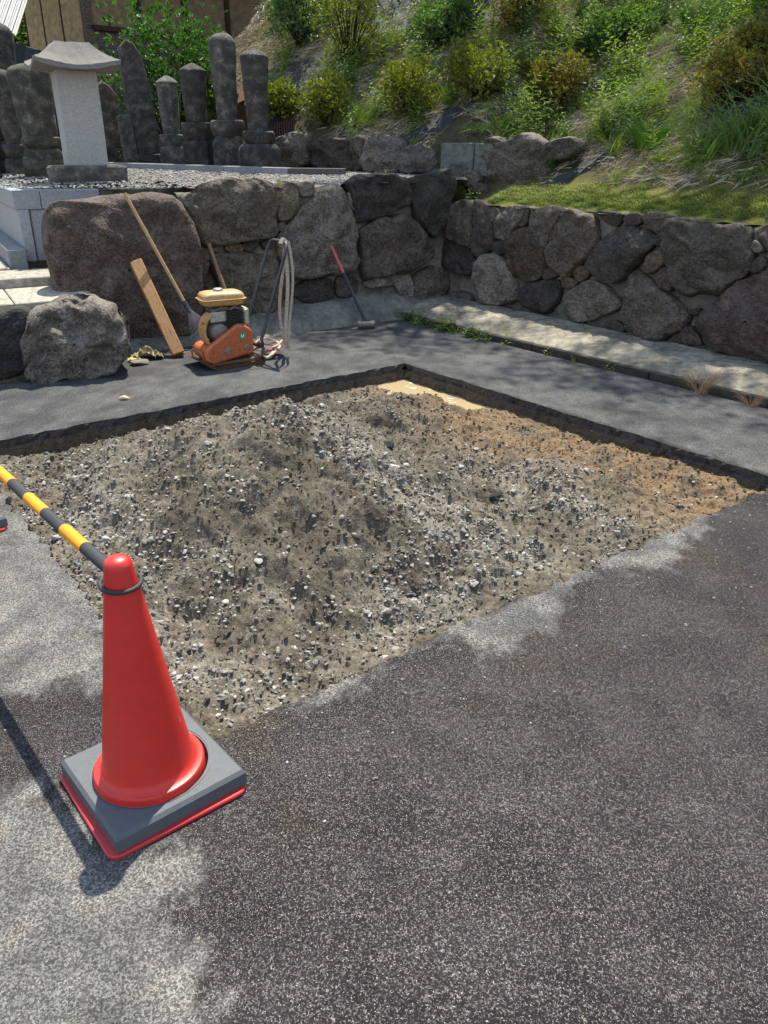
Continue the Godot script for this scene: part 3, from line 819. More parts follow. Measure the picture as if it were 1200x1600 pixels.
	bo.transform = Transform3D(Basis(Vector3(.9062, 0, -.4229), Vector3(-.0589, .9903, -.1261), Vector3(.4188, .1392, .8974)), Vector3(-2.35, 0, -7.15) + Vector3(.9062, 0, -.4229) * s0[1].x + Vector3(-.0589, .9903, -.1261) * s0[1].y + Vector3(.4188, .1392, .8974) * .05)
	tag(bo, "huge blackish brown boulder that the rake and the timber lean on", "boulder")
	var fl := ["rugged dark boulder standing on the asphalt beside the timber", "smooth black boulder beside the rugged boulder", "small stone wedged under the black boulder"]
	for k in 3:
		var s := face_stone(STONES_FR[k], [.2, .12, .05][k], [.4, .3, .12][k], 410 + k, [Color(.24, .225, .21), Color(.055, .055, .058), Color(.17, .145, .12)][k], [2.0, .7, 1.0][k], .03, .6)
		var ob := obj("boulder", s[0], M.field_stone)
		ob.transform = Transform3D(Basis(Vector3(.9292, 0, -.3697), Vector3(-.0322, .9962, -.081), Vector3(.3683, .0872, .9256)), Vector3(-2.3, 0, -5.95) + Vector3(.9292, 0, -.3697) * s[1].x + Vector3(-.0322, .9962, -.081) * s[1].y - Vector3(.3683, .0872, .9256) * .1)
		tag(ob, fl[k], "boulder")

# ------------------------------------------------------------------ yard, plinth, paving
func yard_h(_x: float, z: float) -> float:
	return 1.295 + .03 * (-z - 8.6)
func build_yard():
	var m := sheet(90, 110, func(a, b):
		var p := Vector3(lerpf(-12, .9, a), 0, lerpf(-26, -7.2, b))
		p.y = yard_h(p.x, p.z) + .015 * fb.get_noise_2d(p.x * 3.0, p.z * 3.0)
		return p, func(p): return Color(.24, .225, .20).lerp(Color(.36, .34, .31), clampf(.5 + fb.get_noise_2d(p.x * 2.0, p.z * 2.0), 0, 1)),
		func(p):
			var b: float = (p - Vector3(-1.95, 0, -7.4)).dot(Vector3(.487, 0, .873)); var s: float = (p - Vector3(-1.95, 0, -7.4)).dot(Vector3(.873, 0, -.487))
			var k: Vector3 = p - Vector3(-3.5, 0, -8.0); var kx := k.dot(Vector3(.873, 0, -.487)); var kz := k.dot(Vector3(.487, 0, .873))
			return b < (-.15 if s > .1 else -.32) and not (kx < 1.5 and kz > -3.6))
	var y := obj("gravel_yard", m, M.soil); setting(y)
	# loose grey gravel on the yard
	var xs := [[], []]; var cs := [[], []]
	for k in 9000:
		var p := Vector3(rr(-4.5, .3), 0, rr(-13.0, -7.9))
		if (p - Vector3(-1.95, 0, -7.4)).dot(Vector3(.487, 0, .873)) > -.2: continue
		p.y = yard_h(p.x, p.z) + .004
		var r := rr(.008, .02)
		var g := rr(.22, .46)
		xs[k % 2].append(Transform3D(Basis.from_euler(Vector3(rr(-1, 1), rr(0, TAU), 0)).scaled(Vector3(r, r * .7, r)), p)); cs[k % 2].append(Color(g, g * .98, g * .94))
	for k in 2:
		var o := scatter("yard_gravel", pebbles[k], M.pebble, xs[k], cs[k])
		tag(o, "fine grey gravel spread between the gravestones", "gravel")
	# thin granite kerb through the gravel in front of the row of graves
	var a0 := Vector3(-3.75, yard_h(0, -11.6) + .0, -11.75); var a1 := Vector3(-1.1, yard_h(0, -10.15), -10.1); var a2 := Vector3(-.45, yard_h(0, -10.0), -10.0)
	var kn := thing("granite_kerb", "low strip of granite kerb lying in the gravel before the row of gravestones", "kerb", a0)
	var prev := a0
	var ends := [a0.lerp(a1, .34), a0.lerp(a1, .68), a1, a2]
	for k in 4:
		var g := Geo.new(); var b: Vector3 = ends[k]
		g.col = Color(.36, .37, .38) if k < 3 else Color(.13, .12, .11)
		var d := (b - prev).normalized()
		g.t = Transform3D(Basis(d, d.cross(d.cross(Vector3.UP)).normalized() * -1.0, d.cross(Vector3.UP).normalized()), (prev + b) * .5 - a0 + Vector3(0, .01, 0))
		g.box(Vector3.ZERO, Vector3(prev.distance_to(b) - .008, .12, .12), .006)
		obj("kerb_stone", g.mesh(0), M.granite, kn); prev = b
	# granite plinth of the pillar grave
	var e1 := Vector3(.873, 0, -.487); var zz := Vector3(.487, 0, .873)
	var K := Vector3(-3.5, 0, -8.0)
	var pl := thing("granite_plinth", "pale granite plinth with a coping under the pillar gravestone", "plinth", K)
	var B := Basis(e1, Vector3.UP, zz)
	var bit := func(called: String, c: Vector3, s: Vector3, col: Color, mt: Material, bev := .008, root: Node3D = pl):
		var g := Geo.new(); g.col = col; g.t = Transform3D(B, Vector3.ZERO); g.box(c, s, bev); g.rough(nz, .002, 9.0)
		return obj(called, g.mesh(20), mt, root)
	for k in 3:   # copings: left flank, then front
		bit.call("coping", Vector3(.12, 1.165, -.6 - 1.2 * k), Vector3(.24, .17, 1.19), Color(.46, .47, .48), M.granite)
	bit.call("coping", Vector3(.52, 1.163, -.115), Vector3(.55, .168, .23), Color(.44, .45, .46), M.granite)
	bit.call("coping", Vector3(1.23, 1.163, -.115), Vector3(.86, .168, .23), Color(.27, .255, .24), M.old_gravestone)
	bit.call("coping", Vector3(.12, 1.165, .0), Vector3(.236, .168, .004), Color(.44, .45, .46), M.granite, .001)
	for k in 4:
		bit.call("facing_slab", Vector3(.07, .84, -.44 - .9 * k), Vector3(.1, .475, .89), Color(.50, .50, .49), M.granite)
	bit.call("facing_slab", Vector3(.86, .84, -.07), Vector3(1.46, .475, .1), Color(.45, .45, .44), M.granite)
	bit.call("gravel_bed", Vector3(.95, 1.0, -2.0), Vector3(1.45, .49, 3.5), Color(.38, .36, .32), M.soil)
	var xs2 := []; var cs2 := []
	for k in 1500:
		var q := Vector3(rr(.26, 1.62), 1.25, rr(-3.0, -.25)); var r := rr(.007, .017); var g := rr(.3, .55)
		xs2.append(Transform3D(Basis.from_euler(Vector3(rr(-1, 1), rr(0, TAU), 0)).scaled(Vector3(r, r * .7, r)), B * q)); cs2.append(Color(g, g * .97, g * .9))
	scatter("gravel", pebbles[1], M.pebble, xs2, cs2, pl)
	bit.call("base_kerb", Vector3(-.07, .64, -1.5), Vector3(.16, .2, 3.4), Color(.33, .34, .34), M.granite)
	# paving slabs that step down towards the boulders
	var pv := Node3D.new(); pv.name = numbered("pavement"); add_child(pv); pv.position = K; setting(pv)
	for k in 3: bit.call("paving_slab", Vector3(-.75, .47, -2.2 + 1.0 * k), Vector3(1.18, .24, .985), Color(.52, .50, .46), M.concrete, .008, pv)
	bit.call("paving_slab", Vector3(-.30, .455, .62), Vector3(1.9, .24, .6), Color(.50, .48, .44), M.concrete, .008, pv)
	bit.call("paving_slab", Vector3(-.9, .375, 1.35), Vector3(1.2, .24, .82), Color(.56, .53, .47), M.concrete, .008, pv)
	bit.call("paving_slab", Vector3(.02, .375, 1.35), Vector3(.62, .24, .82), Color(.56, .53, .47), M.concrete, .008, pv)
	bit.call("step_edge", Vector3(.45, .44, .78), Vector3(.34, .2, .12), Color(.2, .2, .2), M.granite, .008, pv)
	bit.call("terrace_fill", Vector3(-.75, .05, .1), Vector3(1.5, .5, 3.0), Color(.2, .18, .15), M.soil, .01, pv)

# ------------------------------------------------------------------ the bank
func hill_h(x: float, z: float) -> float:
	var qR := (x - .65) * .8144 - (z + 8.85) * .5803
	var hR := 1.09 + .25 * clampf(qR - .25, 0, .75) + .68 * maxf(qR - 1.0, 0)
	var qT := (x + 1.5) * .571 - (z + 11.4) * .821
	var hT := 1.58 + .8 * qT if qT > .04 else 1.26 + 1.0 * qT
	var k := smoothstep(2.9, 3.7, (x + 1.5) * .821 + (z + 11.4) * .571)
	var h := minf(lerpf(hT, hR, k), 3.0 + 1.1 * (x + 2.5))
	h = minf(h, 5.2 + (h - 5.2) * .25)
	var far := smoothstep(.5, 1.6, minf(qR, qT + .6))
	return h + far * (.12 * fb.get_noise_2d(x * 1.1, z * 1.1) + .05 * fb.get_noise_2d(x * 4.0, z * 4.0)) + .012 * nz.get_noise_2d(x * 9.0, z * 9.0)
func hill_n(x: float, z: float) -> Vector3:
	var e := .06
	return Vector3(hill_h(x - e, z) - hill_h(x + e, z), 2 * e, hill_h(x, z - e) - hill_h(x, z + e)).normalized()
func on_hill(x: float, z: float) -> bool:
	var qR := (x - .65) * .8144 - (z + 8.85) * .5803
	var qT := (x + 1.5) * .571 - (z + 11.4) * .821
	var sT := (x + 1.5) * .821 + (z + 11.4) * .571
	return qR > .3 and (qT > .15 or sT > 3.5) and hill_h(x, z) > yard_h(x, z)
func build_hill():
	var m := sheet(150, 190, func(a, b):
		var p := Vector3(lerpf(-5.5, 12, a), 0, lerpf(-26, -4.0, b))
		p.y = hill_h(p.x, p.z)
		return p, func(p):
			var b := fb.get_noise_2d(p.x * 1.6, p.z * 1.6); var c := fb.get_noise_2d(p.x * 6.0, p.z * 6.0)
			var k := Color(.06, .062, .035).lerp(Color(.16, .145, .09), clampf(.5 + b * .9 + c * .6, 0, 1))
			var bare := smoothstep(-.9, -1.5, p.x + (p.z + 13.5) * .12)
			k = k.lerp(Color(.22, .14, .085).lerp(Color(.16, .10, .06), clampf(.5 + c, 0, 1)), bare)
			var qR: float = (p.x - .65) * .8144 - (p.z + 8.85) * .5803
			# the ledge is covered by moss
			return k.lerp(Color(.17, .185, .04), .8 * smoothstep(1.25, .9, qR) * smoothstep(3.3, 3.6, (p.x + 1.5) * .821 + (p.z + 11.4) * .571)),
		func(p):
			var qR: float = (p.x - .65) * .8144 - (p.z + 8.85) * .5803
			var qT: float = (p.x + 1.5) * .571 - (p.z + 11.4) * .821
			var sT: float = (p.x + 1.5) * .821 + (p.z + 11.4) * .571
			return qR > .12 and (qT > .02 or sT > 3.3 or (sT > 2.5 and qT > -.4)))
	setting(obj("hillside", m, M.soil))
	# black weed-control sheeting that shows through between the plants
	var sh := [["smooth black weed sheet stretched over the top of the bank", .10, -12.95, .62, .5], ["black weed sheet showing above the concrete block", .62, -10.34, .5, .10], ["black weed sheet lying behind the row of gravestones", -1.15, -12.45, .75, .5], ["black weed sheet with wrinkles near the brown shrub at the top of the bank", 1.5, -11.85, .38, .28], ["strip of black weed sheet under the yellow leaved shrub", 3.55, -8.45, .45, .22], ["crumpled scrap of black sheet lying above the moss", 1.95, -8.92, .34, .06], ["black weed sheet between the straw above the dark brown boulder", -.05, -11.0, .5, .10], ["torn black weed sheet amid the weeds in the middle of the bank", 2.2, -10.7, .45, .25]]
	for s in sh:
		var sd: float = s[1] * 13.0
		var o := obj("weed_sheet", sheet(34, 26, func(a, b):
			var ang: float = a * TAU
			var w := 1.0 + .35 * nz.get_noise_2d(cos(ang) * 1.3 + sd, sin(ang) * 1.3)
			var x: float = s[1] + cos(ang) * b * w * s[3]; var z: float = s[2] + sin(ang) * b * w * s[4]
			return Vector3(x, hill_h(x, z) + .03 + .03 * absf(nz.get_noise_2d(x * 5.0 + sd, z * 5.0)) + .012 * nz.get_noise_2d(x * 16.0, z * 16.0) - (.05 if b > .98 else 0.0), z),
			func(_p): return Color(.034, .036, .042)), M.black_sheet)
		tag(o, s[0], "sheet")

# ------------------------------------------------------------------ sheds behind the graves
func build_sheds():
	var E := Vector3(.73, 0, -.683); var S := Vector3(-.683, 0, -.73)
	var K := Vector3(-6.1, 1.4, -19.0)
	var h := thing("shed", "old shed with tan plaster walls above purple brown corrugated cladding", "shed", K)
	var B := Basis(E, Vector3.UP, E.cross(Vector3.UP))   # z = towards the viewer
	var wall := func(called, c: Vector3, s: Vector3, col: Color, mt, parent = h):
		var g := Geo.new(); g.col = col; g.t = Transform3D(B, Vector3.ZERO); g.box(c, s, .01)
		return obj(called, g.mesh(0), mt, parent)
	# long wall: plaster panels between posts
	for k in 5:
		wall.call("plaster_panel", Vector3(.62 + 1.12 * k, 3.25, -.08), Vector3(1.04, 1.45, .08), [Color(.30, .235, .135), Color(.27, .215, .13), Color(.26, .205, .12), Color(.25, .20, .12), Color(.25, .2, .12)][k], M.plaster)
		wall.call("post", Vector3(1.17 + 1.12 * k, 3.2, -.03), Vector3(.11, 1.6, .11), Color(.10, .075, .055), M.bark)
	wall.call("corner_post", Vector3(0, 2.0, -.02), Vector3(.16, 4.2, .16), Color(.25, .235, .21), M.bark)
	wall.call("beam", Vector3(2.9, 2.54, .0), Vector3(5.8, .10, .12), Color(.12, .085, .08), M.bark)
	wall.call("back_wall", Vector3(2.9, 1.9, -2.9), Vector3(5.8, 4.0, .1), Color(.2, .16, .1), M.plaster)
	# corrugated cladding below
	var corr := func(w: float, hh: float, pitch: float, amp: float, col: Color) -> ArrayMesh:
		var g := Geo.new(); g.col = col
		var n := int(w / pitch * 8)
		for i in n:
			var x0 := w * i / n; var x1 := w * (i + 1) / n
			var z0 := amp * sin(TAU * x0 / pitch); var z1 := amp * sin(TAU * x1 / pitch)
			g.quad(Vector3(x0, 0, z0), Vector3(x0, hh, z0), Vector3(x1, hh, z1), Vector3(x1, 0, z1))
		return g.mesh(60)
	var c1 := obj("cladding", corr.call(5.7, 2.55, .076, .01, Color(.10, .062, .07)), M.sheet_metal, h)
	c1.transform = Transform3D(B, B * Vector3(.07, -.05, -.02))
	# gable side, sunlight put into its lighter plaster colour
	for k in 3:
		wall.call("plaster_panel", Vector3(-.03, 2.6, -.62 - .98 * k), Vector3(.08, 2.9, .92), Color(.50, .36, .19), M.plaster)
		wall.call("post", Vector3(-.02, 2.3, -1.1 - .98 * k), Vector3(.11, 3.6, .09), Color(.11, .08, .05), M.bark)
	wall.call("brace", Vector3(-.085, 1.75, -1.2), Vector3(.04, .12, 2.4), Color(.13, .09, .06), M.bark)
	wall.call("cladding_base", Vector3(-.02, .55, -1.5), Vector3(.1, 1.2, 2.9), Color(.1, .065, .07), M.sheet_metal)
	var rf: MeshInstance3D = wall.call("roof", Vector3(2.6, 4.22, -1.4), Vector3(7.2, .14, 4.4), Color(.09, .085, .085), M.sheet_metal)
	for k in 9: wall.call("rafter", Vector3(-.7 + .82 * k, 4.06, -1.35), Vector3(.07, .15, 4.2), Color(.13, .1, .07), M.bark, rf)
	# small lean-to with a pale corrugated roof
	var l := thing("lean_to", "dark teal lean-to with a pale corrugated metal roof behind the gravestones", "shed", Vector3(-6.9, 1.45, -15.6))
	var rm := Geo.new(); rm.col = Color(.12, .13, .14)
	var n := 170
	for i in n:
		var x0 := -3.4 + 3.4 * i / n; var x1 := -3.4 + 3.4 * (i + 1) / n
		var y0 := .02 * sin(TAU * x0 / .09); var y1 := .02 * sin(TAU * x1 / .09)
		rm.quad(Vector3(x0, y0, 0), Vector3(x0, y0 + 1.35, -2.2), Vector3(x1, y1 + 1.35, -2.2), Vector3(x1, y1, 0))
	var r1 := obj("roof", rm.mesh(60), M.sheet_metal, l); r1.position = Vector3(.75, 1.93, .25); r1.rotation.y = .12
	var wg := Geo.new(); wg.col = Color(.02, .045, .055); wg.box(Vector3(-.95, .9, -.9), Vector3(3.0, 1.9, 1.8), .01)
	obj("wall", wg.mesh(0), M.sheet_metal, l)

# ------------------------------------------------------------------ trees
func leaf_cluster(sd: int, n: int, r: float, l: float, w: float, cols: Array) -> ArrayMesh:
	var g := Geo.new(); var q := RandomNumberGenerator.new(); q.seed = sd
	for k in n:
		var d := Vector3(q.randf_range(-1, 1), q.randf_range(-.7, 1), q.randf_range(-1, 1)).normalized()
		var p := d * r * pow(q.randf(), .5)
		var c: Color = cols[q.randi() % cols.size()]; var b := q.randf_range(.75, 1.25)
		g.col = Color(c.r * b, c.g * b, c.b * b)
		var dir := (d + Vector3(q.randf_range(-.8, .8), q.randf_range(-.9, .5), q.randf_range(-.8, .8))).normalized()
		g.leaf(p, dir, dir.cross(Vector3(q.randf_range(-1, 1), .3, q.randf_range(-1, 1))).normalized(), l * q.randf_range(.7, 1.25), w * q.randf_range(.8, 1.2))
	return g.mesh(0)
func tree(label: String, group: String, base: Vector3, crown: Vector3, rad: Vector3, n: int, sd: int, cols: Array, l := .11):
	var t := thing("tree", label, "tree", base, 0.0, group)
	var q := RandomNumberGenerator.new(); q.seed = sd
	var g := Geo.new(); g.col = Color(.12, .10, .08)
	var c := crown - base
	var knee := c * .5 + Vector3(q.randf_range(-.3, .3), 0, q.randf_range(-.3, .3))
	g.tube([Vector3(0, -.4, 0), Vector3(0, .3, 0), knee, c, c + Vector3(0, rad.y * .6, 0)], [.24, .2, .15, .09, .02], 9)
	var xs := []
	var tips := []
	for k in 26:
		var d := Vector3(q.randf_range(-1, 1), q.randf_range(-.7, 1), q.randf_range(-1, 1)).normalized()
		var e := c + d * rad * q.randf_range(.55, 1.0)
		var from := knee.lerp(c, q.randf_range(.3, 1.0))
		g.tube([from, from.lerp(e, .5) + Vector3(0, .15, 0), e], [.06, .035, .012], 5, false)
		tips.append(e)
	obj("trunk", g.mesh(50), M.bark, t)
	for k in n:
		var e: Vector3 = tips[q.randi() % tips.size()]
		var p := e + Vector3(q.randfn(), q.randfn() * .7, q.randfn()) * rad * .20
		var s := q.randf_range(.7, 1.3)
		xs.append(Transform3D(Basis.from_euler(Vector3(q.randf_range(-.6, .6), q.randf() * TAU, q.randf_range(-.6, .6))).scaled(Vector3(s, s, s)), p))
	scatter("crown", leaf_cluster(sd, 16, .24, l, l * .5, cols), M.leaf, xs, [], t)
func build_trees():
	var gr := [Color(.055, .115, .022), Color(.075, .14, .03), Color(.045, .09, .02)]
	var g := "trees above the bank that shade the wall"
	tree("broadleaf tree at the top of the bank shading the low wall", g, Vector3(5.6, hill_h(5.6, -13.5), -13.5), Vector3(3.7, 10.2, -11.2), Vector3(2.3, 1.4, 1.0), 100, 71, gr)
	tree("broadleaf tree at the top of the bank shading the low wall", g, Vector3(2.2, hill_h(2.2, -16.5), -16.5), Vector3(.75, 9.6, -12.3), Vector3(1.2, .9, .8), 80, 72, gr)
	tree("broadleaf tree at the top of the bank shading the low wall", g, Vector3(6.8, hill_h(6.8, -9.5), -9.5), Vector3(4.6, 8.2, -8.7), Vector3(2.0, 1.3, 1.1), 170, 73, gr)
	var br := [Color(.10, .19, .03), Color(.13, .22, .035), Color(.07, .14, .025)]
	for k in 4:
		var x: float = [-11.0, -8.6, -13.5, -9.5][k]; var z: float = [-24.0, -27.0, -26.0, -30.0][k]
		tree("bright green tree standing behind the lean-to", "trees behind the sheds", Vector3(x, 1.7, z), Vector3(x + .2, 4.6 + .6 * k, z), Vector3(2.1, 2.6, 1.8), 700, 80 + k, br, .16)
	# earth around the sheds is part of the yard; a leafy bush grows behind the graves
	bush(Vector3(-3.35, yard_h(0, -14.2), -14.2), Vector3(1.0, 1.05, .8), 1.15, 1700, 91, [Color(.05, .12, .022), Color(.07, .16, .03), Color(.04, .09, .02)], .085, "large leafy green bush growing behind the tall slanting gravestone", "tall_bush")
func bush(base: Vector3, rad: Vector3, mid: float, n: int, sd: int, cols: Array, l: float, label: String, called := "shrub"):
	var t := thing(called, label, "bush" if called == "tall_bush" else "shrub", base)
	var q := RandomNumberGenerator.new(); q.seed = sd
	var g := Geo.new(); var st := Geo.new(); st.col = Color(.10, .075, .05)
	var tips := []
	for k in 34:
		var d := Vector3(q.randf_range(-1, 1), q.randf_range(-.6, 1), q.randf_range(-1, 1)).normalized()
		var e := Vector3(0, mid, 0) + d * rad * q.randf_range(.45, 1.0)
		tips.append(e)
		st.tube([Vector3(d.x * rad.x * .08, 0, d.z * rad.z * .08), e * .5 + Vector3(0, .1 * mid, 0), e], [rad.x * .022 + .003, rad.x * .013 + .002, .002], 4, false)
	for k in n:
		var e: Vector3 = tips[q.randi() % tips.size()]
		var off := Vector3(q.randfn(), q.randfn(), q.randfn())
		var p := e + off * rad * .2
		if p.y < .02: p.y = absf(p.y) + .02
		var c: Color = cols[q.randi() % cols.size()]; var b := q.randf_range(.7, 1.3)
		g.col = Color(c.r * b, c.g * b, c.b * b)
		for s in 4:
			var dir := (off + Vector3(q.randf_range(-1.2, 1.2), q.randf_range(-.2, 1.4), q.randf_range(-1.2, 1.2))).normalized()
			g.leaf(p + dir * l * .25, dir, dir.cross(Vector3(q.randf_range(-1, 1), .2, q.randf_range(-1, 1))).normalized(), l * q.randf_range(.7, 1.2), l * .45)
	obj("stems", st.mesh(50), M.bark, t); obj("foliage", g.mesh(0), M.leaf, t)
	return t

# ------------------------------------------------------------------ graves
func shaft_prof(kind: String, h: float, r0: float, r1: float) -> Array:
	var p := [Vector2(0, 0)]
	for k in 9: p.append(Vector2(lerpf(r0, r1, k / 8.0), h * .86 * k / 8.0))
	match kind:
		"round":
			for k in range(1, 9):
				var a := PI * .5 * k / 8.0
				p.append(Vector2(r1 * cos(a), h * .86 + h * .14 * sin(a)))
		"cone":
			p.append(Vector2(r1 * 1.04, h * .875)); p.append(Vector2(r1 * .98, h * .90)); p.append(Vector2(r1 * .55, h * .955)); p.append(Vector2(r1 * .22, h * .985)); p.append(Vector2(0, h))
		"nub":
			p.append(Vector2(r1 * .97, h * .90)); p.append(Vector2(r1 * .7, h * .945)); p.append(Vector2(r1 * .28, h * .965)); p.append(Vector2(r1 * .16, h * .99)); p.append(Vector2(0, h))
	return p
# dims: base [w, h, sides], disc [w, h, sides], shaft [kind, h, w bottom, w top, sides]
func gravestone(label: String, at: Vector3, turn: float, base: Array, disc: Array, shaft: Array, tone: Color, lean := Vector2.ZERO, group := ""):
	var t := thing("gravestone", label, "gravestone", at, turn, group)
	var y := -.03
	var seedv := at * 3.0
	var mk := func(called: String, prof: Array, n: int, yy: float, amp: float, c: Color, tilt := Vector2.ZERO):
		var g := Geo.new(); g.col = c
		g.lathe(prof, n, Vector3.ZERO, PI / n)
		for i in g.v.size():
			var q := g.v[i] * 5.0 + seedv
			g.v[i] += Vector3(nz.get_noise_3dv(q), nz.get_noise_3dv(q + Vector3(9, 9, 9)), nz.get_noise_3dv(q + Vector3(3, 20, 1))) * amp
		var o := obj(called, g.mesh(38), M.old_gravestone, t)
		o.position.y = yy; o.rotation = Vector3(tilt.y, 0, tilt.x)
	if base.size():
		var r: float = base[0] * .5 / cos(PI / base[2]); var h: float = base[1] + .03
		mk.call("pedestal", [Vector2(0, 0), Vector2(r * .97, 0), Vector2(r, h * .3), Vector2(r, h * .75), Vector2(r * .94, h * .9), Vector2(r * .8, h), Vector2(0, h)], base[2], y, .012, tone * .8)
		y += h
	if disc.size():
		var r: float = disc[0] * .5 / cos(PI / disc[2]); var h: float = disc[1]
		mk.call("lotus_base", [Vector2(0, 0), Vector2(r * .78, 0), Vector2(r * .95, h * .3), Vector2(r, h * .6), Vector2(r * .98, h * .92), Vector2(r * .9, h), Vector2(0, h)], disc[2], y, .010, tone * .85)
		y += h
	mk.call("shaft", shaft_prof(shaft[0], shaft[1], shaft[2] * .5, shaft[3] * .5), shaft[4], y - .004, .009, tone, lean)
func build_graves():
	var dk := Color(.24, .232, .222)
	gravestone("dark round gravestone with a knobbed top on a six sided pedestal", Vector3(-1.55, 1.36, -10.8), .2, [.50, .31, 6], [.39, .145, 20], ["nub", .90, .25, .335, 20], dk)
	gravestone("tall smooth round gravestone with a domed top on a square block", Vector3(-2.02, 1.37, -11.35), .1, [.40, .39, 4], [.44, .19, 18], ["round", .98, .255, .34, 22], Color(.34, .33, .31))
	gravestone("dark round gravestone with a low conical cap on a rounded block", Vector3(-2.47, 1.39, -11.6), .3, [.42, .33, 8], [.42, .21, 18], ["cone", .69, .27, .335, 20], Color(.22, .21, .20))
	gravestone("small pale gravestone with a pointed cap on a square block", Vector3(-2.90, 1.40, -11.95), .15, [.33, .25, 4], [.33, .15, 16], ["cone", .71, .23, .30, 8], Color(.36, .37, .36))
	# tall leaning slab with a pointed tip
	var slab := func(label: String, at: Vector3, turn: float, poly: Array, th: float, tone: Color, lean: float, bw: float, bh: float):
		var t := thing("gravestone", label, "gravestone", at, turn)
		if bh > 0:
			var b := Geo.new(); b.col = tone * .6; b.box(Vector3(0, bh * .5 - .02, 0), Vector3(bw, bh + .04, bw * .8), .02); b.rough(nz, .012, 6.0)
			obj("pedestal", b.mesh(30), M.old_gravestone, t)
		var g := Geo.new(); g.col = tone
		g.extrude(poly, -th * .5, th * .5, .02); g.rough(nz, .010, 5.0)
		var o := obj("slab", g.mesh(30), M.old_gravestone, t); o.position.y = bh - .005; o.rotation.z = lean
	var V := func(a: Array) -> Array:
		var r := []
		for k in range(0, a.size(), 2): r.append(Vector2(a[k], a[k + 1]))
		return r
	slab.call("tall slanting natural stone slab with a pointed tip", Vector3(-3.32, 1.41, -12.25), .5, V.call([-.17, 0, .17, 0, .17, .5, .165, .9, .14, 1.2, .06, 1.36, -.03, 1.40, -.12, 1.33, -.16, 1.1, -.175, .6]), .2, Color(.24, .23, .22), .09, .40, .14)
	slab.call("short square stone post leaning beside the slanting slab", Vector3(-3.50, 1.42, -12.0), .5, V.call([-.09, 0, .09, 0, .09, .6, .05, .63, -.05, .63, -.09, .6]), .15, Color(.26, .255, .25), .07, .2, .0)
	slab.call("weathered round topped slab in front of the purple cladding", Vector3(-3.86, 1.43, -12.5), .45, V.call([-.16, 0, .16, 0, .17, .4, .15, .66, .08, .8, -.02, .86, -.12, .80, -.16, .6, -.165, .3]), .17, Color(.30, .27, .23), .07, .40, .2)
	# the graves on and behind the plinth
	gravestone("stout domed gravestone behind the pillar with the roof", Vector3(-3.83, 1.28, -9.75), .3, [.42, .33, 4], [.42, .12, 14], ["round", .72, .36, .46, 18], Color(.30, .30, .27), Vector2(.03, 0))
	gravestone("leaning mottled gravestone beside the stout domed one", Vector3(-4.34, 1.30, -10.25), .3, [.27, .22, 4], [.28, .14, 14], ["round", .78, .20, .30, 16], Color(.30, .285, .27), Vector2(.07, 0))
	gravestone("big black domed gravestone at the end of the plinth row", Vector3(-4.62, 1.31, -10.8), .2, [.46, .40, 4], [.46, .26, 16], ["round", 1.02, .34, .46, 20], Color(.21, .205, .20))
	gravestone("narrow square gravestone behind the leaning mottled one", Vector3(-4.75, 1.31, -10.3), .35, [.30, .20, 4], [], ["cone", .46, .22, .22, 4], Color(.20, .195, .19))
	# the pillar with a stone roof
	var p := thing("pillar_gravestone", "pale square stone pillar under a curved stone roof", "gravestone", Vector3(-3.08, 1.25, -8.92), .51)
	var b := Geo.new(); b.col = Color(.40, .385, .36); b.box(Vector3(0, .10, 0), Vector3(.72, .22, .52), .025); b.rough(nz, .014, 6.0)
	obj("base", b.mesh(30), M.old_gravestone, p)
	var s := Geo.new(); s.col = Color(.54, .53, .505)
	s.lathe([Vector2(0, 0), Vector2(.272, 0), Vector2(.272, .2), Vector2(.272, .4), Vector2(.272, .6), Vector2(.272, .845), Vector2(0, .845)], 4, Vector3.ZERO, PI / 4, 1, Vector2(1.0, .8)); s.rough(nz, .004, 9.0)
	var so := obj("shaft", s.mesh(30), M.pitted_stone, p); so.position.y = .205
	var c := Geo.new(); c.col = Color(.30, .285, .26)
	# roof: corners turned up, slopes hollowed
	var N := 20
	var roof := func(i: int, j: int, top: bool) -> Vector3:
		var x := -1.0 + 2.0 * i / N; var z := -1.0 + 2.0 * j / N
		var m := maxf(absf(x), absf(z)); var corner := absf(x * z)
		var y := .05 + .06 * pow(corner, 1.6)
		if top: y = .095 + .06 * pow(corner, 1.6) + .20 * pow(clampf((1.0 - m) / .60, 0, 1), 1.25) if m < .999 else .09 + .06 * pow(corner, 1.6)
		elif m < .6: y = .05
		return Vector3(x * .40, y, z * .33)
	for j in N:
		for i in N:
			c.quad(roof.call(i, j, true), roof.call(i + 1, j, true), roof.call(i + 1, j + 1, true), roof.call(i, j + 1, true))
			c.quad(roof.call(i, j, false), roof.call(i, j + 1, false), roof.call(i + 1, j + 1, false), roof.call(i + 1, j, false))
	for k in N:
		for q in [[k, 0, k + 1, 0], [k, N, k + 1, N], [0, k, 0, k + 1], [N, k, N, k + 1]]:
			var a: Vector3 = roof.call(q[0], q[1], true); var d: Vector3 = roof.call(q[2], q[3], true)
			c.oquad(Vector3(0, .07, 0), a, d, roof.call(q[2], q[3], false), roof.call(q[0], q[1], false))
	c.rough(nz, .006, 12.0)
	var ro := obj("roof", c.mesh(40), M.pitted_stone, p); ro.position.y = 1.0

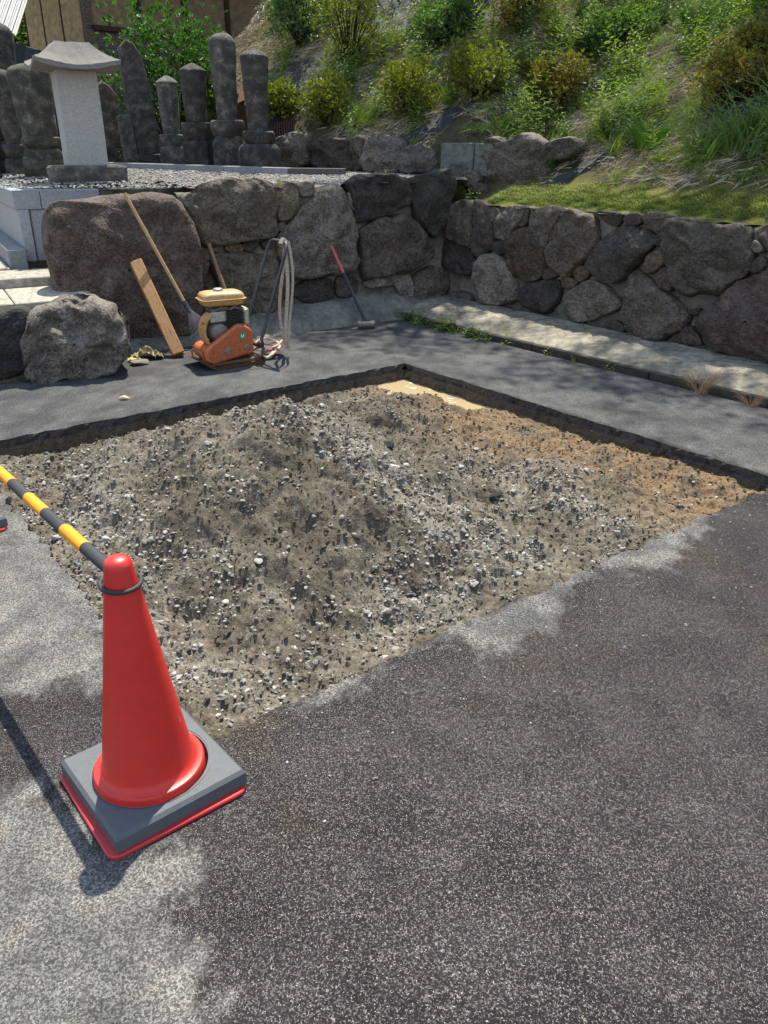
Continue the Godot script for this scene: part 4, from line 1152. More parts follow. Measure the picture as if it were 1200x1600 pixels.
# ------------------------------------------------------------------ weeds, straw, moss
func grass_mesh(sd: int, n: int, l0: float, l1: float, w: float, spread: float, droop: float, cols: Array) -> ArrayMesh:
	var g := Geo.new(); var q := RandomNumberGenerator.new(); q.seed = sd
	for k in n:
		var a := q.randf() * TAU; var o := sqrt(q.randf()) * spread
		var tilt := q.randf_range(.1, .75)
		var d := Vector3(cos(a) * tilt, 1, sin(a) * tilt).normalized()
		var c: Color = cols[q.randi() % cols.size()]; var b := q.randf_range(.75, 1.25)
		g.col = Color(c.r * b, c.g * b, c.b * b)
		g.blade(Vector3(cos(a + 1.0) * o, -.01, sin(a + 1.0) * o), d, q.randf_range(l0, l1), w * q.randf_range(.7, 1.2), droop * q.randf_range(.4, 1.3), 4)
	return g.mesh(0)
func herb_mesh(sd: int, stems: int, h: float, l: float, w: float, cols: Array) -> ArrayMesh:
	var g := Geo.new(); var q := RandomNumberGenerator.new(); q.seed = sd
	for s in stems:
		var a := q.randf() * TAU
		var d := Vector3(cos(a) * q.randf_range(.05, .5), 1, sin(a) * q.randf_range(.05, .5)).normalized()
		var hh := h * q.randf_range(.6, 1.1); var base := Vector3(cos(a), 0, sin(a)) * q.randf() * .06
		g.col = Color(.09, .13, .04)
		g.blade(base, d, hh, .007, .05, 3)
		var n := int(hh / .028)
		for k in n:
			var f := float(k + 1) / n
			var p := base + d * hh * f
			var b := k * 2.4 + q.randf() * .8
			var dir := (Vector3(cos(b), q.randf_range(.1, .7), sin(b))).normalized()
			var c: Color = cols[q.randi() % cols.size()]; var br := q.randf_range(.75, 1.25)
			g.col = Color(c.r * br, c.g * br, c.b * br)
			g.leaf(p, dir, (Vector3.UP - dir * dir.y).normalized(), l * q.randf_range(.6, 1.2) * (1.15 - f * .6), w)
	return g.mesh(0)
func hill_spot(x: float, z: float, s: float, lean := .5) -> Transform3D:
	var up := Vector3.UP.lerp(hill_n(x, z), lean).normalized()
	var b := Basis(Quaternion(Vector3.UP, up)) * Basis(Vector3.UP, rng.randf() * TAU)
	return Transform3D(b.scaled(Vector3(s, s, s)), Vector3(x, hill_h(x, z), z))
func build_plants():
	var green := [Color(.13, .19, .04), Color(.18, .24, .05), Color(.10, .155, .035)]
	var pale := [Color(.22, .29, .065), Color(.27, .33, .08), Color(.17, .23, .055)]
	var blue := [Color(.085, .155, .06), Color(.11, .18, .07), Color(.13, .20, .07)]
	var olive := [Color(.17, .18, .025), Color(.13, .15, .025), Color(.21, .20, .035)]
	var rust := [Color(.21, .17, .04), Color(.17, .16, .04), Color(.23, .165, .045)]
	var dry := [Color(.46, .41, .31), Color(.36, .31, .22), Color(.60, .55, .45), Color(.27, .22, .15)]
	var clear := [[.1, -12.9, .5], [1.5, -11.85, .32], [.65, -10.33, .22], [2.61, -8.65, .34], [1.67, -9.3, .4], [3.2, -7.6, .25], [1.98, -8.95, .35], [-1.15, -12.45, .4], [3.5, -8.35, .25], [2.1, -8.75, .3]]
	var blocked := func(x: float, z: float, k: float) -> bool:
		for c in clear:
			if Vector2(x - c[0], z - c[1]).length() < c[2] * k: return true
		return false
	# straw and dead stalks
	var sm := []
	for k in 4:
		var g := Geo.new()
		for i in 5:
			var a := rr(0, TAU); var c: Color = dry[rng.randi() % 4]; g.col = c
			g.blade(Vector3(rr(-.07, .07), rr(.0, .03), rr(-.07, .07)), Vector3(cos(a), rr(-.05, .22), sin(a)).normalized(), rr(.06, .20), rr(.006, .012), rr(-.05, .25), 3)
		sm.append(g.mesh(0))
	var xs := [[], [], [], []]
	for k in 38000:
		var x := rr(-2.6, 5.2); var z := rr(-15.5, -6.3)
		if not on_hill(x, z): continue
		var qR := (x - .65) * .8144 - (z + 8.85) * .5803
		if qR < 1.05 and x > .6 and rng.randf() > .05: continue
		if fb.get_noise_2d(x * 1.4 + 33.0, z * 1.4) + rr(-.3, .3) < -.25: continue
		if blocked.call(x, z, .55): continue
		xs[k % 4].append(hill_spot(x, z, rr(.7, 1.3), .95))
	for k in 4:
		var o := scatter("straw_litter", sm[k], M.straw, xs[k], [])
		tag(o, "pale dry straw and dead stalks strewn over the bank", "straw")
	# weeds that nobody could count
	var kinds := [grass_mesh(501, 26, .10, .30, .007, .07, .45, green), grass_mesh(502, 22, .14, .40, .008, .09, .5, pale), herb_mesh(503, 7, .34, .085, .020, blue), herb_mesh(504, 6, .26, .07, .026, green), herb_mesh(505, 5, .42, .11, .016, pale), grass_mesh(506, 40, .05, .14, .006, .1, .4, green)]
	var kx := [[], [], [], [], [], []]
	for k in 9000:
		var x := rr(-2.4, 5.4); var z := rr(-15.5, -6.3)
		if not on_hill(x, z): continue
		var qR := (x - .65) * .8144 - (z + 8.85) * .5803
		if qR < 1.1 and x > .8: continue
		var a := fb.get_noise_2d(x * .9 + 8.0, z * .9); var b := fb.get_noise_2d(x * 2.3, z * 2.3 + 61.0)
		if x < -1.3 and rng.randf() < .75: continue
		if a + b + .07 + .06 * x < rr(-.1, .5): continue
		if blocked.call(x, z, 1.0): continue
		var kind := int(clampf((b * 1.6 + .5 + rr(-.35, .35)) * 6.0, 0, 5.9))
		kx[kind].append(hill_spot(x, z, rr(.55, 1.3)))
	for k in 7000:
		var x := rr(-1.9, 5.2); var z := rr(-14.5, -6.3)
		if not on_hill(x, z) or blocked.call(x, z, .8): continue
		if (x - .65) * .8144 - (z + 8.85) * .5803 < 1.05 and x > .8: continue
		if fb.get_noise_2d(x * 1.7 + 80.0, z * 1.7) < rr(-.45, .25): continue
		kx[[0, 1, 5][k % 3]].append(hill_spot(x, z, rr(.4, .8)))
	for k in 6:
		var o := scatter("weeds", kinds[k], M.grass_blade, kx[k], [])
		tag(o, ["short green grass growing through the straw on the bank", "pale green grass growing through the straw on the bank", "bluish feathery weeds on the bank", "low broad leaved weeds on the bank", "pale upright weeds on the bank", "fine low grass on the bank"][k], "weeds")
	# moss and creeping green along the top of the low wall
	var mossm := [herb_mesh(520, 9, .05, .018, .010, [Color(.22, .25, .025), Color(.29, .31, .035), Color(.15, .17, .02), Color(.24, .18, .06)]), grass_mesh(521, 24, .02, .06, .005, .04, .5, [Color(.2, .24, .03), Color(.28, .28, .05)])]
	var mx := [[], []]
	for k in 9000:
		var s := rr(.22, 6.2); var q := rr(.14, 1.12)
		if q < .33 + .12 * nz.get_noise_1d(s * 5.0): continue
		if q > .85 + .25 * nz.get_noise_1d(s * 3.0 + 9.0): continue
		var x := .65 + .5803 * s + .8144 * q; var z := -8.85 + .8144 * s - .5803 * q
		mx[0 if rng.randf() < .85 else 1].append(hill_spot(x, z, rr(.5, 1.0), .3))
	for k in 2:
		var o := scatter("moss", mossm[k], M.grass_blade, mx[k], [])
		tag(o, ["yellow green moss on the ledge above the low stone wall", "short grass in the moss above the low stone wall"][k], "moss")
	# shrubs
	var sh := [[-.48, -12.24, .42, 1.05, olive, "tall olive green azalea shrub beside the smooth black sheet"], [-1.22, -13.3, .46, .85, blue, "dark green shrub beside the bare brown earth"], [.31, -10.68, .32, .5, olive, "round olive azalea above the squared grey block"], [-.74, -11.36, .32, .46, olive, "olive azalea above the dark brown boulder"], [1.12, -10.36, .38, .5, olive, "broad olive azalea above the rusty streaked boulder"], [1.68, -11.25, .42, .62, rust, "brownish azalea at the top of the bank"], [3.40, -8.52, .42, .40, rust, "yellow leaved azalea above the strip of black sheet"], [2.02, -10.4, .36, .42, rust, "sparse brownish azalea in the middle of the bank"], [-1.39, -11.95, .3, .36, olive, "small olive azalea behind the knobbed gravestone"], [3.68, -8.95, .34, .36, rust, "yellow brown azalea higher up behind the yellow leaved one"], [2.9, -11.1, .38, .40, blue, "dark green leafy shrub below the tall grass at the top of the bank"], [.80, -11.7, .34, .55, blue, "leafy green shrub beside the wrinkled black sheet"]]
	for k in sh.size():
		var s: Array = sh[k]
		bush(Vector3(s[0], hill_h(s[0], s[1]) - .02, s[1]), Vector3(s[2], s[3] * .62, s[2]), s[3] * .6, 1300, 600 + k, s[4], .046 if s[4] != blue else .056, s[5])
	# grass tufts that stand out
	var tf := [[2.61, -8.65, 1.3, 0, "dense fountain of dark green grass in the middle of the bank"], [3.54, -10.46, 1.3, 0, "tall dark green grass tuft at the top of the bank"], [1.72, -9.28, .95, 0, "grass tuft hanging in front of the rusty streaked boulder"], [3.22, -7.63, 1.4, 1, "tall pale reed grass on the moss ledge"], [2.95, -7.98, 1.2, 1, "short pale reed grass beside the tall reed grass"], [3.5, -7.5, 1.5, 1, "wide clump of reed grass at the end of the ledge"], [2.6, -10.0, .9, 0, "small dark grass tuft above the fountain of grass"], [1.02, -9.95, .8, 2, "bright short grass above the concrete block"], [1.30, -10.0, .8, 2, "bright short grass behind the rusty streaked boulder"], [-.24, -11.0, .9, 1, "pale drooping grass above the boulders behind the graves"]]
	var tm := [grass_mesh(540, 190, .28, .52, .008, .10, .75, [Color(.06, .13, .022), Color(.08, .16, .03), Color(.05, .10, .02)]), grass_mesh(541, 70, .35, .72, .011, .14, .5, [Color(.12, .2, .05), Color(.16, .24, .06), Color(.09, .15, .04)]), grass_mesh(542, 150, .10, .22, .008, .2, .4, [Color(.12, .22, .04), Color(.16, .27, .05)])]
	for s in tf:
		var t := thing("grass_tuft", s[4], "grass tuft", Vector3(s[0], hill_h(s[0], s[1]), s[1]), rr(0, 6))
		var o := obj("blades", tm[s[3]], M.grass_blade, t); o.scale = Vector3.ONE * s[2]
	# little plants along gutter and wall
	var wp := [[uvp(-1.14, .05, -.03), 1.0, 2, "leafy weed in the gutter beside the apron"], [uvp(-1.14, -1.2, -.03), 1.3, 0, "spreading green weeds at the far end of the gutter"], [uvp(-1.13, -.75, -.03), 1.2, 0, "spreading green weeds in the gutter at the wall corner"], [uvp(-1.15, -.45, -.03), 1.0, 0, "low green weeds in the gutter"], [uvp(-1.15, .5, -.03), .6, 1, "small yellowing weed in the gutter"], [uvp(-1.14, .8, -.03), .55, 1, "small bright weed in the gutter"], [uvp(-1.14, 1.15, -.03), .6, 1, "tiny weed in the gutter near the dry grass"], [Vector3(1.80, .15, -7.12), .9, 2, "single spiky weed growing at the foot of the low wall"], [Vector3(.42, .58, -8.55), .55, 2, "small weed sprouting between the wall stones"], [Vector3(-.98, 1.30, -8.05), .5, 3, "small tuft of grass on top of the wall below the graves"], [Vector3(-3.72, 1.25, -8.6), .5, 1, "small yellow green weed on the plinth gravel"], [Vector3(-3.35, 1.25, -8.35), .4, 1, "tiny pale weed beside the pillar base"], [Vector3(-3.6, 1.40, -11.9), .8, 2, "thin weed growing among the gravestones"], [Vector3(.02, 1.36, -8.75), .45, 1, "small yellow weed on top of the dark horizontal stone"]]
	wp.append([Vector3(.80, hill_h(.80, -9.55), -9.55), 1.5, 0, "clump of green weeds in the rubble under the concrete block"]); wp.append([Vector3(.98, hill_h(.98, -9.35), -9.35), 1.2, 0, "leafy weeds between the dark round stone and the rubble"]); wp.append([Vector3(.70, hill_h(.7, -9.4), -9.4), 1.1, 3, "wisp of grass in the rubble above the wall corner"])
	for k in 9: wp.append([uvp(-1.15 + rr(-.03, .05), -1.75 + .19 * k, -.02), rr(.7, 1.4), 0 if k % 3 else 3, "green weeds crowding the far end of the gutter"])
	var wm := [herb_mesh(560, 16, .13, .05, .018, [Color(.10, .17, .03), Color(.14, .2, .04)]), herb_mesh(561, 5, .13, .06, .025, [Color(.22, .24, .04), Color(.16, .2, .04)]), herb_mesh(562, 2, .22, .07, .016, [Color(.13, .22, .05), Color(.16, .25, .06)]), grass_mesh(563, 22, .08, .2, .007, .03, .4, pale)]
	for s in wp:
		var t := thing("weed", s[3], "weed", s[0], rr(0, 6), "weeds crowding the gutter end" if s[3].begins_with("green weeds crowding") else "")
		var o := obj("leaves", wm[s[2]], M.grass_blade, t); o.scale = Vector3.ONE * s[1]
	for s in [[uvp(-1.16, 1.95, .0), 1.0, "bushy tuft of dry brown grass growing out of the gutter"], [uvp(-1.15, 2.35, -.02), .7, "small dry brown grass tuft near the kerb joint"]]:
		var t := thing("dry_grass_tuft", s[2], "grass tuft", s[0])
		var o := obj("blades", grass_mesh(570, 130, .12, .36, .005, .06, .55, [Color(.34, .20, .12), Color(.42, .28, .17), Color(.28, .17, .10)]), M.straw, t); o.scale = Vector3.ONE * s[1]

# ------------------------------------------------------------------ cones and bar
func cone(label: String, at: Vector3, turn: float, detail: bool):
	var t := thing("traffic_cone", label, "traffic cone", at, turn)
	var red := Color(.55, .026, .018)
	# square red foot with rounded corners
	var sq := func(h: float, r: float) -> Array:
		var p := []
		for k in 4:
			var c := Vector2([1, -1, -1, 1][k], [1, 1, -1, -1][k]) * (h - r)
			for i in 6:
				var a := PI * .5 * k + PI * .5 * i / 5.0
				p.append(c + Vector2(cos(a), sin(a)) * r)
		return p
	var f := Geo.new(); f.col = Color(.42, .03, .03)
	f.t = Transform3D(Basis(Vector3.RIGHT, -PI / 2), Vector3.ZERO)
	f.extrude(sq.call(.192, .03), .0, .013, .003)
	obj("foot", f.mesh(40), M.cone_plastic, t)
	# grey rubber weight with a round hole
	var w := Geo.new(); w.col = Color(.085, .095, .105)
	var outer: Array = sq.call(.182, .012); var n := 48; var hole := .150
	var edge := func(i: int, h: float) -> Vector2:
		var a := TAU * i / n; var d := Vector2(cos(a), sin(a)); var m := maxf(absf(d.x), absf(d.y))
		return d * (h / m)
	for i in n:
		var a := TAU * i / n; var b := TAU * (i + 1) / n
		var h0 := Vector3(cos(a), 0, sin(a)) * hole; var h1 := Vector3(cos(b), 0, sin(b)) * hole
		var e0: Vector2 = edge.call(i, .174); var e1: Vector2 = edge.call(i + 1, .174); var g0: Vector2 = edge.call(i, .183); var g1: Vector2 = edge.call(i + 1, .183)
		var up := Vector3(0, .060, 0); var lo := Vector3(0, .050, 0); var bt := Vector3(0, .0135, 0)
		var O := Vector3(0, .03, 0)
		w.quad(h0 + up, h1 + up, Vector3(e1.x, .06, e1.y), Vector3(e0.x, .06, e0.y))
		w.oquad(O, Vector3(e0.x, .06, e0.y), Vector3(e1.x, .06, e1.y), Vector3(g1.x, .05, g1.y), Vector3(g0.x, .05, g0.y))
		w.oquad(O, Vector3(g0.x, .05, g0.y), Vector3(g1.x, .05, g1.y), Vector3(g1.x, .0135, g1.y), Vector3(g0.x, .0135, g0.y))
		w.quad(h1 + up, h0 + up, h0 + bt, h1 + bt)
		# moulded ring round the hole
		w.col = Color(.11, .12, .13)
		w.quad(h0 * 1.035 + up + Vector3(0, .0016, 0), h1 * 1.035 + up + Vector3(0, .0016, 0), h1 * 1.055 + up + Vector3(0, .0016, 0), h0 * 1.055 + up + Vector3(0, .0016, 0))
		w.col = Color(.085, .095, .105)
	var wo := obj("rubber_weight", w.mesh(30), M.rubber, t)
	wo.position = Vector3(.008, 0, -.006); wo.rotation.y = .03
	if detail:
		var rg := Geo.new(); rg.col = Color(.16, .17, .175)
		rg.lathe([Vector2(.0135, .0605), Vector2(.0135, .0625), Vector2(.0165, .0625), Vector2(.0165, .0605)], 20, Vector3(.152, 0, -.152))
		obj("moulded_mark", rg.mesh(20), M.rubber, wo)
		var st := Geo.new(); st.col = Color(.52, .45, .33)
		st.box(Vector3(-.145, .0612, .03), Vector3(.012, .0012, .03), .0005); obj("mud_spot", st.mesh(0), M.soil, wo)
	# hollow cone: flange, step, body, rounded tip
	var c := Geo.new(); c.col = red
	var pr := [Vector2(.146, .013), Vector2(.146, .075), Vector2(.141, .083), Vector2(.128, .086), Vector2(.122, .092), Vector2(.1175, .105)]
	for k in range(1, 15): pr.append(Vector2(lerpf(.1175, .0345, k / 14.0), lerpf(.105, .672, k / 14.0)))
	pr.append_array([Vector2(.0335, .682), Vector2(.030, .692), Vector2(.022, .6985), Vector2(.010, .7012), Vector2(0, .702)])
	c.lathe(pr, 56)
	obj("body", c.mesh(35), M.cone_plastic, t)
	if detail:
		# pale scuffs on the flank
		for s in [[.2, .30, .03], [.26, .23, .045], [.12, .42, .02], [.33, .18, .03], [.22, .47, .025], [.5, .26, .02], [.62, .36, .016], [.05, .2, .02], [.4, .52, .012], [.75, .3, .014], [.9, .16, .02], [1.1, .4, .012], [1.3, .22, .018]]:
			var sg := Geo.new(); sg.col = Color(.62, .34, .30)
			var a: float = s[0] - .55; var h0: float = s[1]; var h1: float = s[1] + s[2]
			var R := func(h: float) -> float: return lerpf(.1175, .0345, (h - .105) / .567) + .0006
			var q := .006
			sg.quad(Vector3(cos(a) * R.call(h0), h0, sin(a) * R.call(h0)), Vector3(cos(a + q * .3) * R.call(h1), h1, sin(a + q * .3) * R.call(h1)), Vector3(cos(a + q + .012) * R.call(h1), h1, sin(a + q + .012) * R.call(h1)), Vector3(cos(a + .012) * R.call(h0), h0, sin(a + .012) * R.call(h0)))
			obj("scuff", sg.mesh(0), M.rubber, t)
	return t
func build_cones():
	var c1 := Vector3(-.632, 0, -1.655); var c2 := Vector3(-1.985, 0, -3.27)
	cone("red traffic cone with a grey rubber weight, standing at the corner of the gravel heap", c1, .68, true)
	cone("second red traffic cone carrying the far end of the striped bar", c2, .72, false)
	# striped bar with a ring at each end, hung over both cones
	var b := thing("cone_bar", "yellow and black striped cone bar running between the two cones", "cone bar", c1 + Vector3(0, .632, 0))
	var d := (c2 - c1); var L := d.length(); d /= L
	var n := 16; var l0 := .05; var l1 := L - .05
	var q := l0
	var k := 0
	while q < l1 - .01:
		var e := minf(l1, q + (.153 if k > 0 else .17))
		var g := Geo.new(); g.col = Color(.035, .038, .042) if k % 2 == 0 else Color(.80, .30, .01)
		var sag := func(s: float) -> Vector3: return d * s + Vector3(0, .012 - .02 * sin(PI * s / L), 0)
		g.tube([sag.call(q), sag.call(q + .004), sag.call(e - .004), sag.call(e)], [.0172, .0175, .0175, .0172] if k % 2 else [.0168, .0171, .0171, .0168], 18)
		obj("black_stripe" if k % 2 == 0 else "yellow_stripe", g.mesh(40), M.rubber, b)
		q = e; k += 1
	for s in [0.0, L]:
		var g := Geo.new(); g.col = Color(.03, .033, .037)
		var pts := []
		for i in 33: pts.append(Vector3(cos(TAU * i / 32), 0, sin(TAU * i / 32)) * .0475)
		g.tube(pts, .006, 10, false)
		var o := obj("ring", g.mesh(60), M.rubber, b); o.position = d * s + Vector3(0, .0, 0); o.rotation = Vector3(.06, 0, -.05)

# ------------------------------------------------------------------ plate compactor
func build_compactor():
	var t := thing("plate_compactor", "orange and yellow plate compactor with a dark tube handle, parked on the asphalt", "plate compactor", Vector3(-1.28, 0, -6.40), .585)
	var P := func(a: Array) -> Array:
		var r := []
		for k in range(a.size() - 2, -1, -2): r.append(Vector2(a[k], a[k + 1]))
		return r
	var add := func(called: String, g: Geo, m: Material, parent: Node = t, crease := 40.0): return obj(called, g.mesh(crease), m, parent)
	var rust := Color(.13, .07, .04); var orange := Color(.50, .125, .035); var tan := Color(.47, .28, .10); var grey := Color(.16, .155, .14); var black := Color(.03, .03, .03)
	var g := Geo.new(); g.col = rust
	# sole plate with its turned-up nose
	g.extrude(P.call([.24, .004, .26, .03, .255, .05, .235, .03, -.17, .026, -.285, .092, -.305, .088, -.18, .004]), -.185, .185, .003)
	add.call("sole_plate", g, M.bare_metal)
	g = Geo.new(); g.col = Color(.30, .13, .06)
	for z in [-.09, .09]:
		pass
	g.tube([Vector3(-.285, .09, -.02), Vector3(-.29, .13, -.02), Vector3(-.28, .145, -.005), Vector3(-.27, .145, .11), Vector3(-.265, .13, .125), Vector3(-.25, .075, .125)], .008, 8)
	add.call("lifting_loop", g, M.painted_metal)
	g = Geo.new(); g.col = rust; g.box(Vector3(.02, .04, 0), Vector3(.42, .03, .30), .006); g.box(Vector3(.02, .175, -.02), Vector3(.36, .012, .24), .004)
	for x in [-.12, .16]:
		for z in [-.11, .08]: g.lathe([Vector2(0, .05), Vector2(.022, .05), Vector2(.026, .08), Vector2(.018, .11), Vector2(.026, .14), Vector2(.022, .17), Vector2(0, .17)], 12, Vector3(x, 0, z))
	add.call("engine_bed", g, M.painted_metal)
	g = Geo.new(); g.col = orange
	g.lathe([Vector2(0, -.15), Vector2(.055, -.15), Vector2(.064, -.14), Vector2(.064, .12), Vector2(.055, .13), Vector2(0, .13)], 26, Vector3(-.17, .115, 0), 0, 2)
	add.call("exciter_drum", g, M.painted_metal)
	# belt guard
	g = Geo.new(); g.col = orange
	var guard := [-.245, .075, -.185, .045, .15, .10, .165, .125, .165, .265, .14, .30, .105, .325, .03, .332, -.20, .195, -.235, .165, -.25, .13]
	var ga := []
	for k in range(0, guard.size(), 2): ga.append(Vector2(guard[k], guard[k + 1]))
	g.extrude(ga, .115, .172, .012)
	var bg: MeshInstance3D = add.call("belt_guard", g, M.painted_metal)
	g = Geo.new(); g.col = Color(.40, .10, .03)
	var gi := []
	for p in ga: gi.append((p - Vector2(-.03, .18)) * .86 + Vector2(-.03, .18))
	g.extrude(gi, .171, .1755, .003)
	add.call("guard_face", g, M.painted_metal, bg)
	for p in [[-.065, .135, .03], [.105, .15, .024]]:
		g = Geo.new(); g.col = Color(.28, .25, .22)
		g.lathe([Vector2(p[2], .175), Vector2(p[2], .181), Vector2(p[2] * .75, .183), Vector2(p[2] * .7, .180), Vector2(p[2] * .4, .180), Vector2(p[2] * .36, .186), Vector2(0, .187)], 20, Vector3(p[0], p[1], 0), 0, 2)
		add.call("bolt_cap", g, M.bare_metal, bg)
	g = Geo.new(); g.col = Color(.015, .22, .13); g.box(Vector3(.07, .247, .1765), Vector3(.046, .052, .0016), .0004)
	var stk: MeshInstance3D = add.call("green_sticker", g, M.rubber, bg)
	var tm := TextMesh.new(); tm.text = "M"; tm.font_size = 24; tm.pixel_size = .0016; tm.depth = .0006
	var sf := SystemFont.new(); sf.font_names = PackedStringArray(["Droid Sans"]); tm.font = sf
	var wmat := mat("white_print", {"c": Color(.9, .92, .9), "rough": .6})
	var to := obj("printed_letter", tm, wmat, bg); to.position = Vector3(.07, .245, .178)
	# engine: finned barrel, plate, recoil housing, muffler, air filter
	g = Geo.new(); g.col = Color(.12, .115, .10)
	g.box(Vector3(-.02, .29, -.03), Vector3(.22, .22, .19), .03); g.rough(nz, .004, 25.0)
	var en: MeshInstance3D = add.call("engine_block", g, M.bare_metal)
	for k in 9:
		g = Geo.new(); g.col = Color(.10, .10, .09); g.box(Vector3(.05, .33 + .012 * k, .0), Vector3(.17, .004, .2), .001)
		add.call("cooling_fin", g, M.bare_metal, en)
	g = Geo.new(); g.col = Color(.34, .33, .28); g.box(Vector3(-.085, .395, .085), Vector3(.14, .08, .02), .008)
	add.call("name_plate", g, M.painted_metal, en)
	g = Geo.new(); g.col = Color(.20, .195, .17)
	var fp := [Vector2(0, -.02)]
	for k in 7: fp.append_array([Vector2(.092 - .004 * k, -.02 + .012 * k), Vector2(.086 - .004 * k, -.014 + .012 * k)])
	fp.append(Vector2(0, .07)); g.lathe(fp, 26, Vector3(-.08, .27, .05), 0, 2)
	add.call("flywheel_housing", g, M.bare_metal)
	g = Geo.new(); g.col = tan
	var band := []
	for k in 13:
		var a := PI * (.62 + .82 * k / 12.0)
		band.append(Vector3(-.09 + cos(a) * .125, .285 + sin(a) * .15, .03))
	for k in 12:
		var A: Vector3 = band[k]; var Bq: Vector3 = band[k + 1]
		var o := Vector3(-.09, .285, .03)
		var ia := A + (o - A).normalized() * .014; var ib := Bq + (o - Bq).normalized() * .014
		var z0 := Vector3(0, 0, -.06); var z1 := Vector3(0, 0, .07)
		g.oquad(o, A + z0, Bq + z0, Bq + z1, A + z1); g.quad(A + z1, Bq + z1, ib + z1, ia + z1); g.quad(ia + z1, ib + z1, ib + z0, ia + z0); g.quad(A + z0, ia + z0, ib + z0, Bq + z0)
	g.col = orange
	add.call("recoil_guard", g, M.painted_metal)
	g = Geo.new(); g.col = Color(.5, .02, .02); g.box(Vector3(-.215, .36, .085), Vector3(.014, .022, .014), .004); add.call("red_switch", g, M.rubber)
	g = Geo.new(); g.col = Color(.42, .41, .32); g.box(Vector3(.155, .375, .02), Vector3(.062, .14, .13), .018); add.call("air_filter", g, M.painted_metal)
	g = Geo.new(); g.col = grey
	g.tube([Vector3(.02, .44, .08), Vector3(.05, .46, .09), Vector3(.09, .445, .09), Vector3(.12, .46, .06)], .012, 8)
	g.tube([Vector3(-.12, .43, .06), Vector3(-.06, .46, .08), Vector3(.0, .455, .08)], .008, 6)
	g.box(Vector3(-.03, .445, .0), Vector3(.2, .035, .13), .008)
	add.call("carburettor", g, M.bare_metal)
	# fuel tank: two pressed shells and a flange
	g = Geo.new(); g.col = tan
	var ring := func(w: float, d: float, r: float) -> Array:
		var p := []
		for k in 4:
			var c := Vector2([1, -1, -1, 1][k] * (w - r), [1, 1, -1, -1][k] * (d - r))
			for i in 7:
				var a := PI * .5 * k + PI * .5 * i / 6.0
				p.append(c + Vector2(cos(a), sin(a)) * r)
		return p
	var rows := [[.10, .055, .03, .468], [.145, .088, .04, .472], [.165, .108, .045, .49], [.170, .112, .045, .518], [.183, .124, .05, .521], [.183, .124, .05, .526], [.170, .112, .045, .529], [.168, .110, .045, .552], [.155, .098, .045, .570], [.13, .075, .04, .578], [.02, .01, .008, .582]]
	for k in rows.size() - 1:
		var A: Array = ring.call(rows[k][0], rows[k][1], rows[k][2]); var Bq: Array = ring.call(rows[k + 1][0], rows[k + 1][1], rows[k + 1][2])
		for i in A.size():
			var j := (i + 1) % A.size()
			g.oquad(Vector3(0, .52, 0), Vector3(A[i].x, rows[k][3], A[i].y), Vector3(A[j].x, rows[k][3], A[j].y), Vector3(Bq[j].x, rows[k + 1][3], Bq[j].y), Vector3(Bq[i].x, rows[k + 1][3], Bq[i].y))
	var tk: MeshInstance3D = add.call("fuel_tank", g, M.painted_metal, t, 50.0); tk.position = Vector3(-.01, 0, -.01); tk.rotation.y = -.1
	g = Geo.new(); g.col = Color(.36, .35, .33); g.lathe([Vector2(.036, .578), Vector2(.038, .585), Vector2(.036, .596), Vector2(.03, .600), Vector2(0, .601)], 20, Vector3(-.02, 0, 0))
	add.call("filler_cap", g, M.bare_metal, tk)
	# handle
	g = Geo.new(); g.col = Color(.05, .053, .058)
	var path := [Vector3(.225, .165, .165), Vector3(.30, .36, .165), Vector3(.385, .58, .165), Vector3(.475, .81, .165), Vector3(.500, .875, .160), Vector3(.515, .912, .140), Vector3(.522, .925, .105), Vector3(.522, .926, 0), Vector3(.522, .925, -.105), Vector3(.515, .912, -.14), Vector3(.500, .875, -.16), Vector3(.475, .81, -.165), Vector3(.385, .58, -.165), Vector3(.225, .165, -.165)]
	g.tube(path, .0135, 12)
	add.call("handle", g, M.painted_metal, t, 60.0)
	g = Geo.new(); g.col = Color(.02, .02, .022)
	g.tube([Vector3(.06, .45, .07), Vector3(.16, .49, .12), Vector3(.27, .36, .175), Vector3(.33, .45, .182), Vector3(.42, .68, .182), Vector3(.48, .83, .176)], .0045, 6)
	add.call("throttle_cable", g, M.rubber, t, 60.0)
	for p in [[-.215, .11], [-.14, .085], [.13, .135], [.135, .275], [.04, .305], [-.09, .235], [-.19, .17]]:
		g = Geo.new(); g.col = Color(.25, .22, .18)
		g.lathe([Vector2(.0075, .172), Vector2(.0075, .178), Vector2(.005, .1795), Vector2(0, .1795)], 6, Vector3(p[0], p[1], 0), 0, 2)
		add.call("bolt", g, M.bare_metal, bg)
	for z in [.165, -.165]:
		g = Geo.new(); g.col = black
		g.lathe([Vector2(0, -.03), Vector2(.02, -.027), Vector2(.029, -.012), Vector2(.029, .012), Vector2(.02, .027), Vector2(0, .03)], 16, Vector3(.225, .16, z), 0, 2)
		add.call("handle_mount", g, M.rubber)
	g = Geo.new(); g.col = rust
	g.tube([Vector3(.18, .05, .14), Vector3(.235, .07, .16), Vector3(.25, .12, .165), Vector3(.225, .16, .165)], .014, 8); g.tube([Vector3(.18, .05, -.14), Vector3(.235, .07, -.16), Vector3(.25, .12, -.165), Vector3(.225, .16, -.165)], .014, 8)
	g.box(Vector3(.22, .145, 0), Vector3(.025, .03, .34), .005)
	add.call("handle_bracket", g, M.painted_metal)
	# webbing sling hung over the handle, its end heaped on the ground behind
	var s := thing("webbing_sling", "faded white and pink webbing sling knotted round the compactor handle", "sling", t.position, .585)
